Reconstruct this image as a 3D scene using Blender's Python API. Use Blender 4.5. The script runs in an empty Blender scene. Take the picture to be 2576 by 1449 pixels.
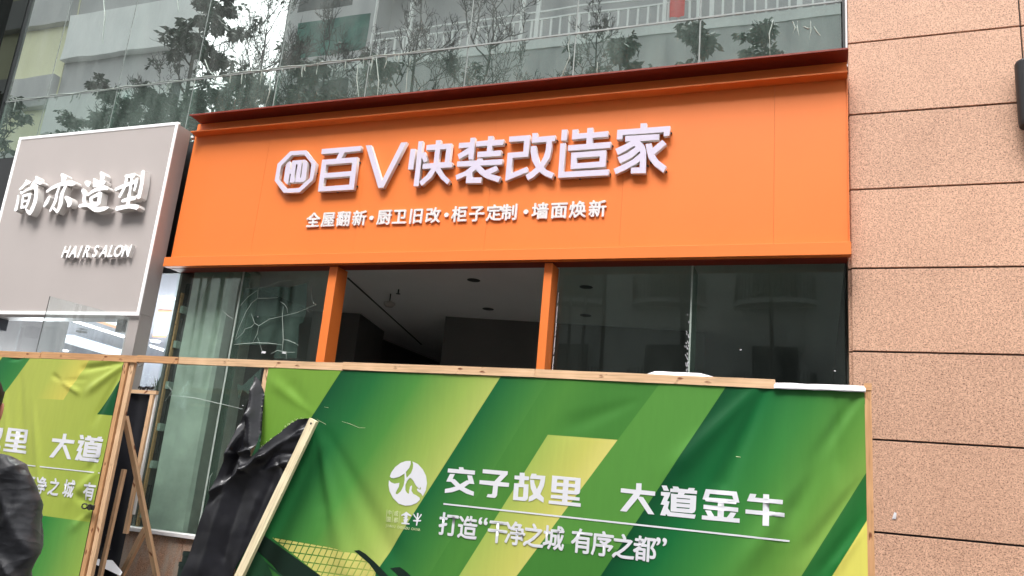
import bpy, bmesh, math, random
from mathutils import Vector, Matrix, noise
from mathutils.geometry import delaunay_2d_cdt, tessellate_polygon

# ------------------------------------------------------------------ camera, sky, sun, exposure
S = bpy.context.scene
COL = S.collection
FPX, YAW, PIT, ROLL = 2020.43, .375202, .245532, .0911825
CAM = Vector((0, -5.97919, 1.5))
RC = Matrix.Rotation(YAW, 3, 'Z') @ Matrix.Rotation(math.pi/2+PIT, 3, 'X') @ Matrix.Rotation(ROLL, 3, 'Z')
cd = bpy.data.cameras.new('camera'); cam = bpy.data.objects.new('camera', cd); COL.objects.link(cam)
cam.matrix_world = Matrix.Translation(CAM) @ RC.to_4x4()
cd.sensor_width = 36; cd.lens = FPX/2576*36; cd.clip_end = 500; cd.clip_start = .05
S.camera = cam
W = bpy.data.worlds.new('World'); S.world = W; W.use_nodes = True
nt = W.node_tree; bg = nt.nodes['Background']
sky = nt.nodes.new('ShaderNodeTexSky'); sky.sky_type = 'NISHITA'; sky.sun_disc = False
SUN_EL, SUN_AZ = math.radians(58), math.radians(188)      # azimuth measured from +Y, clockwise
sky.sun_elevation = SUN_EL; sky.sun_rotation = SUN_AZ
sky.air_density = 1.0; sky.dust_density = 6.0; sky.ozone_density = 1.0
hs = nt.nodes.new('ShaderNodeHueSaturation'); hs.inputs['Saturation'].default_value = .12
nt.links.new(sky.outputs[0], hs.inputs['Color']); nt.links.new(hs.outputs[0], bg.inputs['Color'])
bg.inputs['Strength'].default_value = .15
sd = bpy.data.lights.new('sun', 'SUN'); sd.energy = .6; sd.angle = math.radians(22); sd.color = (1, .965, .92)
so = bpy.data.objects.new('sun', sd); COL.objects.link(so)
sdir = Vector((math.sin(SUN_AZ)*math.cos(SUN_EL), math.cos(SUN_AZ)*math.cos(SUN_EL), math.sin(SUN_EL)))
so.rotation_euler = sdir.to_track_quat('Z', 'Y').to_euler()
S.view_settings.view_transform = 'Standard'; S.view_settings.look = 'None'
S.view_settings.gamma = 1; S.view_settings.use_curve_mapping = False
S.view_settings.exposure = 1.5
S.render.engine = 'CYCLES'
S.cycles.max_bounces = 10; S.cycles.transparent_max_bounces = 16; S.cycles.glossy_bounces = 5

random.seed(7)
# ------------------------------------------------------------------ helpers
def ray(u, v):
    return RC @ Vector(((u-1288)/FPX, -(v-724.5)/FPX, -1))
def at(u, v, Y):                       # measured point of the place lying on the vertical plane y = Y
    d = ray(u, v); return CAM + d*((Y-CAM.y)/d.y)
def atz(u, v, z):                      # ... on the level plane z
    d = ray(u, v); return CAM + d*((z-CAM.z)/d.z)
def crop(x0, y0, s):
    return lambda x, y: ((x0+x*s)/1.5652, (y0+y*s)/1.5652)
cA = crop(1070, 520, .20963); cB = crop(1580, 500, .20963); cC = crop(2110, 460, .21739)
cD = crop(40, 640, .27606); cE = crop(1740, 1820, .22516); cF = crop(2420, 1880, .27950)
cG = crop(1500, 1780, .22088); cH = crop(0, 1660, .23467); cI = crop(1000, 2050, .27174)
cJ = crop(330, 1480, .54372); cK = crop(480, 1020, .37267); c5 = crop(0, 1380, .61269)
c3 = crop(0, 1150, .28294); c1 = crop(0, 0, .38647); cL = crop(0, 1512, .52174); cM = crop(900, 1380, .31056)
def reg(i, j): return crop(1008*i, 756*j, .52174)
def s2l(r, g, b, k=1.0):
    f = lambda c: (c/255/12.92 if c <= 10 else ((c/255+.055)/1.055)**2.4)*k
    return (f(r), f(g), f(b), 1)

def tag(o, label=None, cat=None, group=None, kind=None):
    if label: o['label'] = label
    if cat: o['category'] = cat
    if group: o['group'] = group
    if kind: o['kind'] = kind
    return o
def thing(name, loc, label, cat, group=None):
    o = bpy.data.objects.new(name, None); o.empty_display_size = .1; COL.objects.link(o)
    o.location = loc; return tag(o, label, cat, group)
def attach(o, p):
    if p is not None:
        o.parent = p
        m = Matrix.Translation(p.location)
        q = p
        if p.type != 'EMPTY' or p.parent: m = world(p)
        o.matrix_parent_inverse = m.inverted()
    return o
def world(p):
    m = Matrix.LocRotScale(p.location, p.rotation_euler, p.scale)
    if p.parent: m = world(p.parent) @ p.matrix_parent_inverse @ m
    return m
def mesh_obj(name, verts, faces, mat, parent=None, smooth=False):
    me = bpy.data.meshes.new(name); me.from_pydata([tuple(v) for v in verts], [], faces); me.update()
    if smooth: me.polygons.foreach_set('use_smooth', [True]*len(me.polygons))
    o = bpy.data.objects.new(name, me); COL.objects.link(o)
    if mat: me.materials.append(mat)
    return attach(o, parent)
def bm_obj(name, bm, mat, parent=None, smooth=False):
    me = bpy.data.meshes.new(name); bm.to_mesh(me); bm.free()
    if smooth: me.polygons.foreach_set('use_smooth', [True]*len(me.polygons))
    o = bpy.data.objects.new(name, me); COL.objects.link(o)
    if mat: me.materials.append(mat)
    return attach(o, parent)
CF = [(0,3,2,1),(4,5,6,7),(0,1,5,4),(1,2,6,5),(2,3,7,6),(3,0,4,7)]
def boxv(a, b):
    x0,y0,z0 = a; x1,y1,z1 = b
    return [(x0,y0,z0),(x1,y0,z0),(x1,y1,z0),(x0,y1,z0),(x0,y0,z1),(x1,y0,z1),(x1,y1,z1),(x0,y1,z1)]
def box(name, a, b, mat, parent=None, bevel=0):
    a = list(a); b = list(b)
    for i in range(3):
        if a[i] > b[i]: a[i], b[i] = b[i], a[i]
    c = [(a[i]+b[i])/2 for i in range(3)]
    v = [tuple(p[i]-c[i] for i in range(3)) for p in boxv(a, b)]
    if bevel:
        bm = bmesh.new(); vs = [bm.verts.new(p) for p in v]
        for f in CF: bm.faces.new([vs[i] for i in f])
        bmesh.ops.bevel(bm, geom=bm.edges[:], offset=bevel, segments=1, affect='EDGES')
        o = bm_obj(name, bm, mat)
    else: o = mesh_obj(name, v, CF, mat)
    o.location = c
    return attach(o, parent)
class MB:
    def __init__(s): s.v = []; s.f = []
    def box(s, a, b):
        n = len(s.v); s.v += boxv([min(a[i],b[i]) for i in range(3)], [max(a[i],b[i]) for i in range(3)])
        s.f += [tuple(n+i for i in f) for f in CF]; return s
    def tube(s, pts, rad, n=6, cap=True):
        pts = [Vector(p) for p in pts]; k0 = len(s.v); m = len(pts)
        for i, p in enumerate(pts):
            d = (pts[min(i+1, m-1)]-pts[max(i-1, 0)]).normalized()
            a = d.cross(Vector((0, 0, 1)));  a = a if a.length > .05 else d.cross(Vector((1, 0, 0)))
            a.normalize(); b = d.cross(a); r = rad[i] if isinstance(rad, (list, tuple)) else rad
            for j in range(n):
                t = 2*math.pi*j/n; s.v.append(tuple(p+a*r*math.cos(t)+b*r*math.sin(t)))
        for i in range(m-1):
            for j in range(n):
                q = k0+i*n; s.f.append((q+j, q+(j+1) % n, q+n+(j+1) % n, q+n+j))
        if cap:
            s.f.append(tuple(k0+j for j in range(n))[::-1]); s.f.append(tuple(k0+(m-1)*n+j for j in range(n)))
        return s
    def build(s, name, mat, parent=None, smooth=False): return mesh_obj(name, s.v, s.f, mat, parent, smooth)

# ------------------------------------------------------------------ materials
def newmat(name):
    m = bpy.data.materials.new(name); m.use_nodes = True
    n = m.node_tree; return m, n, n.nodes['Principled BSDF']
def N(n, t, **k):
    x = n.nodes.new(t)
    for a, b in k.items(): setattr(x, a, b)
    return x
def sock(n, s, v):
    if hasattr(v, 'is_output') or isinstance(v, bpy.types.NodeSocket): n.links.new(v, s)
    else: s.default_value = v
def math_(n, op, a, b=0.0, c=None, clamp=False):
    x = N(n, 'ShaderNodeMath', operation=op); x.use_clamp = clamp
    sock(n, x.inputs[0], a); sock(n, x.inputs[1], b)
    if c is not None: sock(n, x.inputs[2], c)
    return x.outputs[0]
def mix(n, f, a, b, blend='MIX'):
    x = N(n, 'ShaderNodeMix', data_type='RGBA', blend_type=blend)
    sock(n, x.inputs[0], f); sock(n, x.inputs[6], a); sock(n, x.inputs[7], b); return x.outputs[2]
def noise_(n, scale, detail=3, rough=.5, vec=None, stretch=None):
    tc = N(n, 'ShaderNodeTexCoord'); v = vec or tc.outputs['Object']
    if stretch:
        mp = N(n, 'ShaderNodeMapping'); mp.inputs['Scale'].default_value = stretch
        n.links.new(v, mp.inputs[0]); v = mp.outputs[0]
    x = N(n, 'ShaderNodeTexNoise'); n.links.new(v, x.inputs['Vector'])
    x.inputs['Scale'].default_value = scale; x.inputs['Detail'].default_value = detail
    x.inputs['Roughness'].default_value = rough; return x.outputs[0]
def ramp(n, f, stops, interp='LINEAR'):
    x = N(n, 'ShaderNodeValToRGB'); x.color_ramp.interpolation = interp
    sock(n, x.inputs[0], f); e = x.color_ramp.elements
    e[0].position, e[0].color = stops[0][0], stops[0][1]
    e[1].position, e[1].color = stops[-1][0], stops[-1][1]
    for p, c in stops[1:-1]:
        q = e.new(p); q.color = c
    return x.outputs[0]
def bump(n, p, h, strength=.3, dist=.01):
    x = N(n, 'ShaderNodeBump'); x.inputs['Strength'].default_value = strength; x.inputs['Distance'].default_value = dist
    sock(n, x.inputs['Height'], h); n.links.new(x.outputs[0], p.inputs['Normal'])
def sh(c, k): return (c[0]*k, c[1]*k, c[2]*k, 1)
def M(name, col, rough=.6, var=.12, scale=4, bmp=0, bscale=60, metal=0, emit=None, estr=0, spec=.5, stretch=None):
    m, n, p = newmat(name)
    f = noise_(n, scale, 4, .6, stretch=stretch)
    c = ramp(n, f, [(.3, sh(col, 1-var)), (.7, sh(col, 1+var*.6))])
    n.links.new(c, p.inputs['Base Color'])
    p.inputs['Roughness'].default_value = rough; p.inputs['Metallic'].default_value = metal
    p.inputs['Specular IOR Level'].default_value = spec
    if bmp: bump(n, p, noise_(n, bscale, 3), bmp, .004)
    if emit: p.inputs['Emission Color'].default_value = emit; p.inputs['Emission Strength'].default_value = estr
    return m

def granite(name, tone, dark=.38, seedv=0, dirt=0):
    m, n, p = newmat(name)
    oi = N(n, 'ShaderNodeObjectInfo')
    geo = N(n, 'ShaderNodeNewGeometry')
    sep = N(n, 'ShaderNodeSeparateXYZ'); n.links.new(geo.outputs['Position'], sep.inputs[0])
    pos = geo.outputs['Position']
    a = noise_(n, 80, 5, .8, vec=pos, stretch=(1, 1, 1.35))
    b = noise_(n, 105, 3, .65, vec=pos)
    d = noise_(n, 2.2, 4, .6, vec=pos)
    c = ramp(n, a, [(.33, sh(tone, dark)), (.44, sh(tone, .80)), (.52, tone), (.68, (min(1, tone[0]*1.12), tone[1]*1.17, tone[2]*1.2, 1))])
    spk = ramp(n, b, [(.36, (.20, .13, .10, 1)), (.47, (1.06, 1.06, 1.06, 1))])
    c = mix(n, .9, c, mix(n, 1.0, c, spk, 'MULTIPLY'))
    big = ramp(n, d, [(.3, (.90, .88, .87, 1)), (.7, (1.03, 1.03, 1.03, 1))])
    mid = ramp(n, noise_(n, 38, 3, .7, vec=pos), [(.35, (.82, .80, .79, 1)), (.6, (1.05, 1.05, 1.05, 1))])
    c = mix(n, 1.0, mix(n, 1.0, c, mid, 'MULTIPLY'), big, 'MULTIPLY')
    r = math_(n, 'MULTIPLY_ADD', oi.outputs['Random'], .13, .96)
    hv = N(n, 'ShaderNodeHueSaturation'); n.links.new(c, hv.inputs['Color']); n.links.new(r, hv.inputs['Value'])
    c = hv.outputs[0]
    if dirt:
        g = ramp(n, noise_(n, 6, 5, .7, vec=pos, stretch=(1, 1, .4)), [(.45, (0, 0, 0, 1)), (.62, (1, 1, 1, 1))])
        c = mix(n, math_(n, 'MULTIPLY', g, dirt), c, s2l(190, 178, 165, .9))
    n.links.new(c, p.inputs['Base Color']); p.inputs['Roughness'].default_value = .62
    bump(n, p, a, .25, .003)
    return m
MAT = {}
MAT['granite'] = granite('pink granite', (.65, .39, .265, 1))
MAT['granite_low'] = granite('brown granite', (.60, .36, .24, 1), .5, dirt=.75)
MAT['joint'] = M('joint black', (.012, .011, .014, 1), .5)
MAT['orange'] = M('orange sheet', (.84, .20, .034, 1), .48, .035, 1.3, .04, 8)
MAT['white_letter'] = M('white acrylic face', (.66, .60, .72, 1), .35, .02)
MAT['white_side'] = M('white acrylic side', (.72, .69, .66, 1), .45, .05, 12)
MAT['caption'] = M('white caption', (.80, .76, .76, 1), .4, .02)
MAT['grey_sheet'] = M('warm grey sheet', s2l(212, 202, 198, .72), .42, .03, 1.5, .03, 6)
MAT['grey_metal'] = M('grey metal', s2l(196, 186, 182, .72), .38, .04, 2)
MAT['lit_white'] = M('lit white edge', (.8, .8, .8, 1), .4, 0, emit=(1, .98, .97, 1), estr=.22)
MAT['lit_letter'] = M('lit white letter', (.8, .8, .8, 1), .4, 0, emit=(1, .97, .99, 1), estr=.25)
MAT['dark'] = M('dark metal', (.02, .022, .024, 1), .4)
MAT['black_matt'] = M('black plastic', (.007, .007, .009, 1), .45, bmp=.1)
MAT['ceiling'] = M('painted ceiling', (.80, .77, .77, 1), .8, .03, 2)
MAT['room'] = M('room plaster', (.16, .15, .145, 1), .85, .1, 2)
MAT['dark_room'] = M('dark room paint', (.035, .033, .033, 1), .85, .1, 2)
MAT['pale_column'] = M('pale plastered column', (.50, .55, .49, 1), .8, .3, 2.4)
MAT['joint_grey'] = M('grey silicone', (.26, .29, .28, 1), .5, .2, 3)
MAT['shade_maroon'] = M('dark red painted shade', (.22, .022, .008, 1), .5, .1, 2)  # shade of the sign's lip and soffit put into the colour
MAT['floor'] = M('floor concrete', (.24, .23, .22, 1), .7, .2, 3)
MAT['salon_wall'] = M('salon wall', (.62, .62, .68, 1), .8, .03, 2, emit=(.8, .8, 1, 1), estr=.0)
MAT['strip'] = M('light strip', (.9, .9, .9, 1), .5, 0, emit=(1, 1, 1, 1), estr=3.0)
MAT['tray'] = M('lit ceiling tray', (.8, .85, .9, 1), .5, 0, emit=(.85, .93, 1, 1), estr=.75)
MAT['trayside'] = M('orange light line', (.9, .5, .3, 1), .5, 0, emit=(1, .5, .28, 1), estr=.35)
MAT['skin'] = M('skin', (.50, .20, .12, 1), .5, .06, 30)
MAT['hair'] = M('black hair', (.012, .011, .010, 1), .5, .3, 60)
MAT['trousers'] = M('dark trousers', (.03, .032, .04, 1), .85, .2, 20)
MAT['shoe'] = M('black shoe leather', (.02, .018, .016, 1), .35)
MAT['concrete_light'] = M('pale concrete', (.86, .87, .86, 1), .85, .08, .3)
MAT['concrete'] = M('grey concrete', (.48, .475, .48, 1), .85, .08, .3)
MAT['plaster_yellow'] = M('pale yellow plaster', (.84, .82, .56, 1), .85, .08, .3)
MAT['white_paint'] = M('white paint', (.85, .86, .84, 1), .5, .04, 6)
MAT['win_dark'] = M('dark window', (.02, .024, .026, 1), .15, .2, .4)
MAT['win_green'] = M('green netting', (.03, .13, .10, 1), .6, .5, 1.2)
MAT['red_cloth'] = M('red cloth', (.72, .10, .09, 1), .8, .15, 8)
MAT['bark'] = M('dark bark', (.012, .011, .010, 1), .9, .3, 14)
MAT['leaf'] = M('green leaf', (.018, .038, .022, 1), .6, .5, 3)
MAT['plant'] = M('palm leaf', (.04, .07, .04, 1), .5, .3, 6)
MAT['pavement'] = M('pavement stone', (.045, .044, .043, 1), .85, .2, 2)
MAT['asphalt'] = M('asphalt', (.05, .05, .052, 1), .9, .2, 6)
MAT['foam'] = M('white plastic sheet', (.78, .77, .80, 1), .5, .08, 9, .5, 14)
MAT['film'] = M('pale film residue', (.36, .42, .38, 1), .6, .2, 30)
MAT['silver'] = M('satin steel', (.55, .47, .44, 1), .3, .05, metal=.8)
MAT['steel_dark'] = M('worn dark steel', (.06, .055, .05, 1), .45, .4, 30, metal=.6)
MAT['steel_strip'] = M('grey steel angle', (.33, .31, .31, 1), .5, .15, 8)
MAT['white_batten'] = M('white batten', (.72, .72, .70, 1), .5, .08, 12)
MAT['paper'] = M('white board sheet', (.80, .80, .82, 1), .5, .04)
MAT['pot'] = M('dark green pot', (.02, .035, .03, 1), .4)

def wood(name, col, knots=1.0):
    m, n, p = newmat(name)
    g = noise_(n, 9, 5, .6, stretch=(.35, 7, 7))
    c = ramp(n, g, [(.3, sh(col, .74)), (.5, col), (.7, (min(1, col[0]*1.1), col[1]*1.14, col[2]*1.2, 1))])
    k = noise_(n, 11, 2, .5, stretch=(.8, 2.2, 2.2))
    kk = ramp(n, k, [(.67, (1, 1, 1, 1)), (.735, (.30, .15, .09, 1))])
    c = mix(n, knots, c, mix(n, 1, c, kk, 'MULTIPLY'))
    s = ramp(n, noise_(n, 2.3, 3, .6), [(.4, (.90, .86, .82, 1)), (.65, (1.05, 1.04, 1.03, 1))])
    c = mix(n, 1, c, s, 'MULTIPLY')
    n.links.new(c, p.inputs['Base Color']); p.inputs['Roughness'].default_value = .7
    bump(n, p, g, .3, .003); return m
MAT['wood'] = wood('pale pine', (.74, .49, .29, 1))
MAT['wood_o'] = wood('amber pine', (.62, .34, .16, 1))
MAT['wood_w'] = wood('bleached pine', (.84, .74, .50, 1), .25)

def glass(name, refl, tint, dust, dustcol, tr=1.0, wav=.0):
    m = bpy.data.materials.new(name); m.use_nodes = True; n = m.node_tree; n.nodes.clear()
    out = N(n, 'ShaderNodeOutputMaterial')
    geo = N(n, 'ShaderNodeNewGeometry'); pos = geo.outputs['Position']
    t = N(n, 'ShaderNodeBsdfTransparent'); t.inputs[0].default_value = sh(tint, tr)
    g = N(n, 'ShaderNodeBsdfGlossy'); g.inputs['Roughness'].default_value = .0; g.inputs['Color'].default_value = (.90, .985, .94, 1)
    d = N(n, 'ShaderNodeBsdfDiffuse'); d.inputs[0].default_value = dustcol
    dt = N(n, 'ShaderNodeVectorMath', operation='DOT_PRODUCT'); n.links.new(geo.outputs['Incoming'], dt.inputs[0]); n.links.new(geo.outputs['True Normal'], dt.inputs[1])
    cs = math_(n, 'ABSOLUTE', dt.outputs['Value']); fr = math_(n, 'MULTIPLY_ADD', math_(n, 'POWER', math_(n, 'SUBTRACT', 1.0, cs, clamp=True), 5.0), .96, .035)
    f = math_(n, 'ADD', fr, refl, clamp=True)
    if wav:
        b = N(n, 'ShaderNodeBump'); b.inputs['Strength'].default_value = wav; b.inputs['Distance'].default_value = .02
        n.links.new(noise_(n, 1.1, 1, vec=pos), b.inputs['Height']); n.links.new(b.outputs[0], g.inputs['Normal'])
    mx = N(n, 'ShaderNodeMixShader'); n.links.new(f, mx.inputs[0]); n.links.new(t.outputs[0], mx.inputs[1]); n.links.new(g.outputs[0], mx.inputs[2])
    a = noise_(n, 3.0, 6, .68, vec=pos, stretch=(1.6, 1, .35))
    dd = ramp(n, a, [(.38, (0, 0, 0, 1)), (.72, (1, 1, 1, 1))])
    dd = math_(n, 'MULTIPLY_ADD', dd, dust, dust*.35)
    m2 = N(n, 'ShaderNodeMixShader'); n.links.new(dd, m2.inputs[0]); n.links.new(mx.outputs[0], m2.inputs[1]); n.links.new(d.outputs[0], m2.inputs[2])
    n.links.new(m2.outputs[0], out.inputs[0]); return m
MAT['glass_up'] = glass('coated upper glass', .84, (.62, .74, .68), .12, (.62, .68, .64, 1), wav=.05)
MAT['glass_spandrel'] = glass('spandrel glass', .60, (.60, .74, .68), .17, (.45, .55, .50, 1), wav=.05)
MAT['glass_win'] = glass('shop window glass', -.012, (.84, .90, .87), .035, (.40, .46, .42, 1), wav=.05)
MAT['glass_dark'] = glass('shop window dark glass', .0, (.72, .80, .76), .02, (.40, .44, .42, 1), wav=.08)
MAT['glass_clear'] = glass('clear glass', .02, (.93, .95, .95), .10, (.75, .78, .76, 1))
MAT['glass_side'] = glass('dark side glass', .10, (.10, .14, .12), .03, (.3, .33, .3, 1))
MAT['fin'] = glass('green glass fin', .10, (.40, .58, .48), .30, (.45, .60, .50, 1))
MAT['film_sheet'] = glass('torn window film', .05, (.60, .72, .68), .22, (.30, .38, .36, 1))

def vinyl(name, col):
    m, n, p = newmat(name)
    n.links.new(ramp(n, noise_(n, 8, 5, .6), [(.35, sh(col, .8)), (.75, sh(col, 1.5))]), p.inputs['Base Color'])
    p.inputs['Roughness'].default_value = .36; p.inputs['Specular IOR Level'].default_value = .6
    bump(n, p, noise_(n, 9, 3, .5), .14, .012); return m
MAT['vinyl'] = vinyl('black vinyl', (.008, .008, .011, 1))
MAT['print_white'] = M('white print', (.70, .70, .74, 1), .7, .02, spec=.2)
MAT['print_pale'] = M('pale print', (.66, .72, .40, 1), .5, .02)
MAT['print_dark'] = M('dark leaf print', (.004, .018, .010, 1), .42, .2, 3)
MAT['print_mid'] = M('green leaf print', (.015, .07, .028, 1), .42, .3, 2)
MAT['print_yellow'] = M('yellow cell print', (.62, .58, .16, 1), .45, .12, 3)

# ------------------------------------------------------------------ setting
def sheet(name, a, b, z, mat): return tag(mesh_obj(name, [(a[0],a[1],z),(b[0],a[1],z),(b[0],b[1],z),(a[0],b[1],z)], [(0,1,2,3)], mat), kind='structure')
sheet('ground', (-150, -150), (150, 60), -.14, MAT['pavement'])
sheet('road', (-150, -19), (150, -12.2), -.136, MAT['asphalt'])
tag(box('pavement', (-80, -12, -.139), (60, 6, 0), MAT['pavement']), kind='structure')
tag(box('kerb', (-80, -12.16, -.139), (60, -12.002, .012), MAT['concrete']), kind='structure')

# ------------------------------------------------------------------ the shop building
bld = thing('shop_building', (-3, 0, 0), 'street front of pink granite slabs and green tinted frameless glass around the shops', 'building')
GX0, GW, GH, J = .228, 1.145, .6, .013
Z0 = 5.044-.6*8
jt = box('joint_backing', (GX0+.004, .022, 0), (GX0+GW*4, .30, 9.2), MAT['joint'], bld)
base = None
for i in range(4):
    for k in range(-1, 16):
        z = Z0+GH*k
        if z > 8.6: continue
        x = GX0+GW*i
        if base is None:
            base = box('granite_slab', (x+J/2*(i > 0), random.uniform(0, .0015), z+J/2), (x+GW-J/2, .02, z+GH-J/2), MAT['granite'], bld, .002); o = base
        else:
            o = base.copy(); COL.objects.link(o)
            o.location = (x+GW/2-J/4*(i == 0)+J*0, .0105+random.uniform(-.001, .0012), z+GH/2)
# return faces of the pier beside the glass
for k in range(-1, 16):
    z = Z0+GH*k
    if z > 8.6: continue
    box('granite_slab', (GX0-.022, .026, z+J/2), (GX0+.003, .22, z+GH-J/2), MAT['granite'], bld)
GY = .05
XS = [-9.10, -8.42, -7.33, -6.235, -5.148, -4.083, -3.03, -1.99, -.907, .188]
for i in range(len(XS)-1):                       # upper panes
    g = .007
    for z0, z1, mt in ((4.72, 5.452, 'glass_spandrel'), (5.464, 8.9, 'glass_up')):
        box('glass_pane', (XS[i]+g, GY, z0), (XS[i+1]-g, GY+.012, z1), MAT[mt], bld)
sb = MB()
for x in XS[1:-1]: sb.box((x-.006, GY+.004, 4.7), (x+.006, GY+.03, 8.9))
sb.build('silicone_joint', MAT['joint_grey'], bld)
tr = MB().box((-9.1, GY-.004, 5.450), (.19, GY+.03, 5.4655)); tr.build('transom', MAT['joint_grey'], bld)
box('frame_edge', (.190, -.01, 4.72), (.208, .12, 8.9), MAT['dark'], bld)
box('frame_trim', (.2085, -.002, 4.85), (.2235, .03, 8.9), MAT['ceiling'], bld)
# silicone drips along the transom
rd = random.Random(3); dr = MB()
for k in range(46):
    x = rd.uniform(-9.0, -3.2); L = rd.uniform(.02, .13)*(1.4 if rd.random() < .2 else 1)
    w = rd.uniform(.003, .008)
    dr.tube([(x, GY-.004, 5.455), (x+rd.uniform(-.01, .01), GY-.004, 5.455-L*.6), (x+rd.uniform(-.012, .012), GY-.003, 5.455-L)], [w, w*.7, w*.3], 5)
for k in range(9):
    x = -9.0+k*.62; dr.tube([(x+.62*t/6, GY-.003, 5.468+.008*math.sin(t+k)) for t in range(7)], [.004+.004*rd.random() for _ in range(7)], 5)
tag(dr.build('silicone_drips', MAT['film'], bld), kind='stuff')
# pulled-off tape and film streaks on the upper glass
tp = MB()
for p in ([reg(1,0)(905,420),reg(1,0)(925,610),reg(1,0)(915,745)], [reg(1,0)(1170,440),reg(1,0)(1140,560),reg(1,0)(1130,720)], [reg(1,0)(770,480),reg(1,0)(760,600),reg(1,0)(775,730)], [reg(2,0)(440,260),reg(2,0)(425,340),reg(2,0)(435,430),reg(2,0)(365,600)],
          [reg(2,0)(645,470),reg(2,0)(640,570)], [reg(1,0)(110,590),reg(1,0)(100,700),reg(1,0)(60,830)], [reg(0,0)(1545,450),reg(0,0)(1570,520),reg(0,0)(1610,570)], [reg(3,0)(40,150),reg(3,0)(10,250),reg(3,0)(15,420)],
          [reg(3,0)(185,160),reg(3,0)(205,210),reg(3,0)(190,250)], [reg(3,0)(225,160),reg(3,0)(220,210),reg(3,0)(235,270)], [reg(3,0)(320,160),reg(3,0)(325,230),reg(3,0)(312,300)], [reg(3,0)(345,200),reg(3,0)(370,240),reg(3,0)(397,272)], [reg(3,0)(270,200),reg(3,0)(300,215),reg(3,0)(320,210)],
          [reg(0,0)(780,-10),reg(0,0)(790,120),reg(0,0)(770,330)], [reg(0,0)(1340,0),reg(0,0)(1345,90)]):
    P3 = [at(q[0], q[1], GY-.003) for q in p]; tp.tube(P3, [.004]+[.003+.0035*rd.random() for _ in P3[2:]]+[.0015], 5)
tag(tp.build('tape_streaks', MAT['film'], bld), kind='stuff')
# room behind the upper glass
box('upper_wall', (-9.3, 1.9, 4.6), (.3, 2.0, 9.2), MAT['room'], bld)
box('floor_slab', (-9.6, .10, 4.66), (.186, 1.9, 5.36), MAT['concrete'], bld)
box('upper_ceiling', (-9.6, .10, 8.9), (.22, 2.0, 9.2), MAT['ceiling'], bld)
box('side_wall', (-9.7, .10, 0), (-9.6, 2.0, 9.2), MAT['room'], bld)
box('spandrel_wall', (-9.09, GY, 3.29), (-5.93, GY+.03, 4.715), MAT['dark'], bld)
box('side_wall', (.21, .31, 3.6), (.3, 2.0, 9.2), MAT['room'], bld)
box('frame_edge', (-9.113, GY-.03, 0), (-9.094, .12, 9), MAT['dark'], bld)
# dark side glass and the pier at the far left
box('glass_pane', (-9.62, GY-.04, 2.4), (-9.115, GY-.028, 8.9), MAT['glass_side'], bld)
box('frame_edge', (-9.72, -.14, 0), (-9.625, .12, 9), MAT['dark'], bld)
for k in range(-1, 16):
    z = Z0+GH*k+.3
    if z < 8.6: box('granite_slab', (-10.9, -.16, z+J/2), (-9.73, -.13, z+GH-J/2), MAT['granite'], bld)
box('joint_backing', (-10.9, -.128, 0), (-9.73, .3, 9.2), MAT['joint'], bld)
box('lower_glass_left', (-9.62, GY, 0), (-9.115, GY+.012, 2.39), MAT['glass_side'], bld)

# ground-floor windows
SILL = .87
def pane(x0, x1, z0, z1, m, lab=None):
    o = box('glass_pane', (x0+.004, GY, z0), (x1-.004, GY+.012, z1), MAT[m], bld)
    if lab: o['label'] = lab
    return o
pane(-9.1, -7.95, .05, 3.28, 'glass_clear'); pane(-7.95, -6.9, .05, 3.28, 'glass_clear'); pane(-6.9, -6.2, .05, 3.28, 'glass_clear')
pane(-6.19, -5.945, .05, 3.30, 'glass_clear'); pane(-5.94, -5.145, SILL, 3.30, 'glass_win')
pane(-5.135, -4.09, SILL, 3.30, 'glass_win', 'cracked pane with torn film')
pane(-1.975, -.905, SILL, 3.30, 'glass_dark'); pane(-.895, .185, SILL, 3.30, 'glass_dark')
box('glass_fin', (-5.15, GY+.016, SILL), (-5.136, GY+.10, 3.30), MAT['fin'], bld)
box('glass_fin', (-.908, GY+.016, SILL), (-.894, GY+.26, 3.30), MAT['fin'], bld)
MB().box((-5.149, GY-.004, SILL), (-5.131, GY-.001, 3.3)).build('silicone_joint', MAT['film'], bld)
MB().box((-.906, GY-.004, SILL), (-.894, GY-.001, 3.3)).build('silicone_joint', MAT['film'], bld)
mb = MB()
for k in range(34):                              # ragged foam left along the joint
    z = rd.triangular(2.35, 2.95, 2.45); x = -.905-abs(rd.gauss(0, .012))
    mb.tube([(x, GY-.006, z), (x-rd.uniform(0, .006), GY-.010, z+.014)], [.0025, .0035], 5)
for k in range(40):
    z = rd.uniform(2.4, 3.1); x = -1.984-.0*k; mb.tube([(x+.018, GY-.01, z), (x+.022, GY-.012, z+.03)], [.003, .004], 5)
tag(mb.build('foam_crumbs', MAT['foam'], bld), kind='stuff')
# sill and low granite wall
for a, b in ((-6.02, -4.14), (-1.93, .2)):
    box('window_sill', (a, -.035, SILL-.035), (b, .09, SILL), MAT['ceiling'], bld, .004)
    x = a
    while x < b-.05:
        x1 = min(x+.78, b)
        for z0, z1 in ((.0, .40), (.41, SILL-.037)):
            box('granite_slab', (x+.003, 0, z0), (x1-.004, .03, z1), MAT['granite_low'], bld)
        x = x1
    box('low_wall', (a, .032, 0), (b, .09, SILL-.037), MAT['joint'], bld)
# orange door posts
for x0, x1 in ((-4.082, -3.997), (-2.054, -1.985)):
    tag(box('door_post', (x0, -.10, 0), (x1, .072, 3.29), MAT['orange'], bld, .003), label='orange sheet metal door post')
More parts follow.
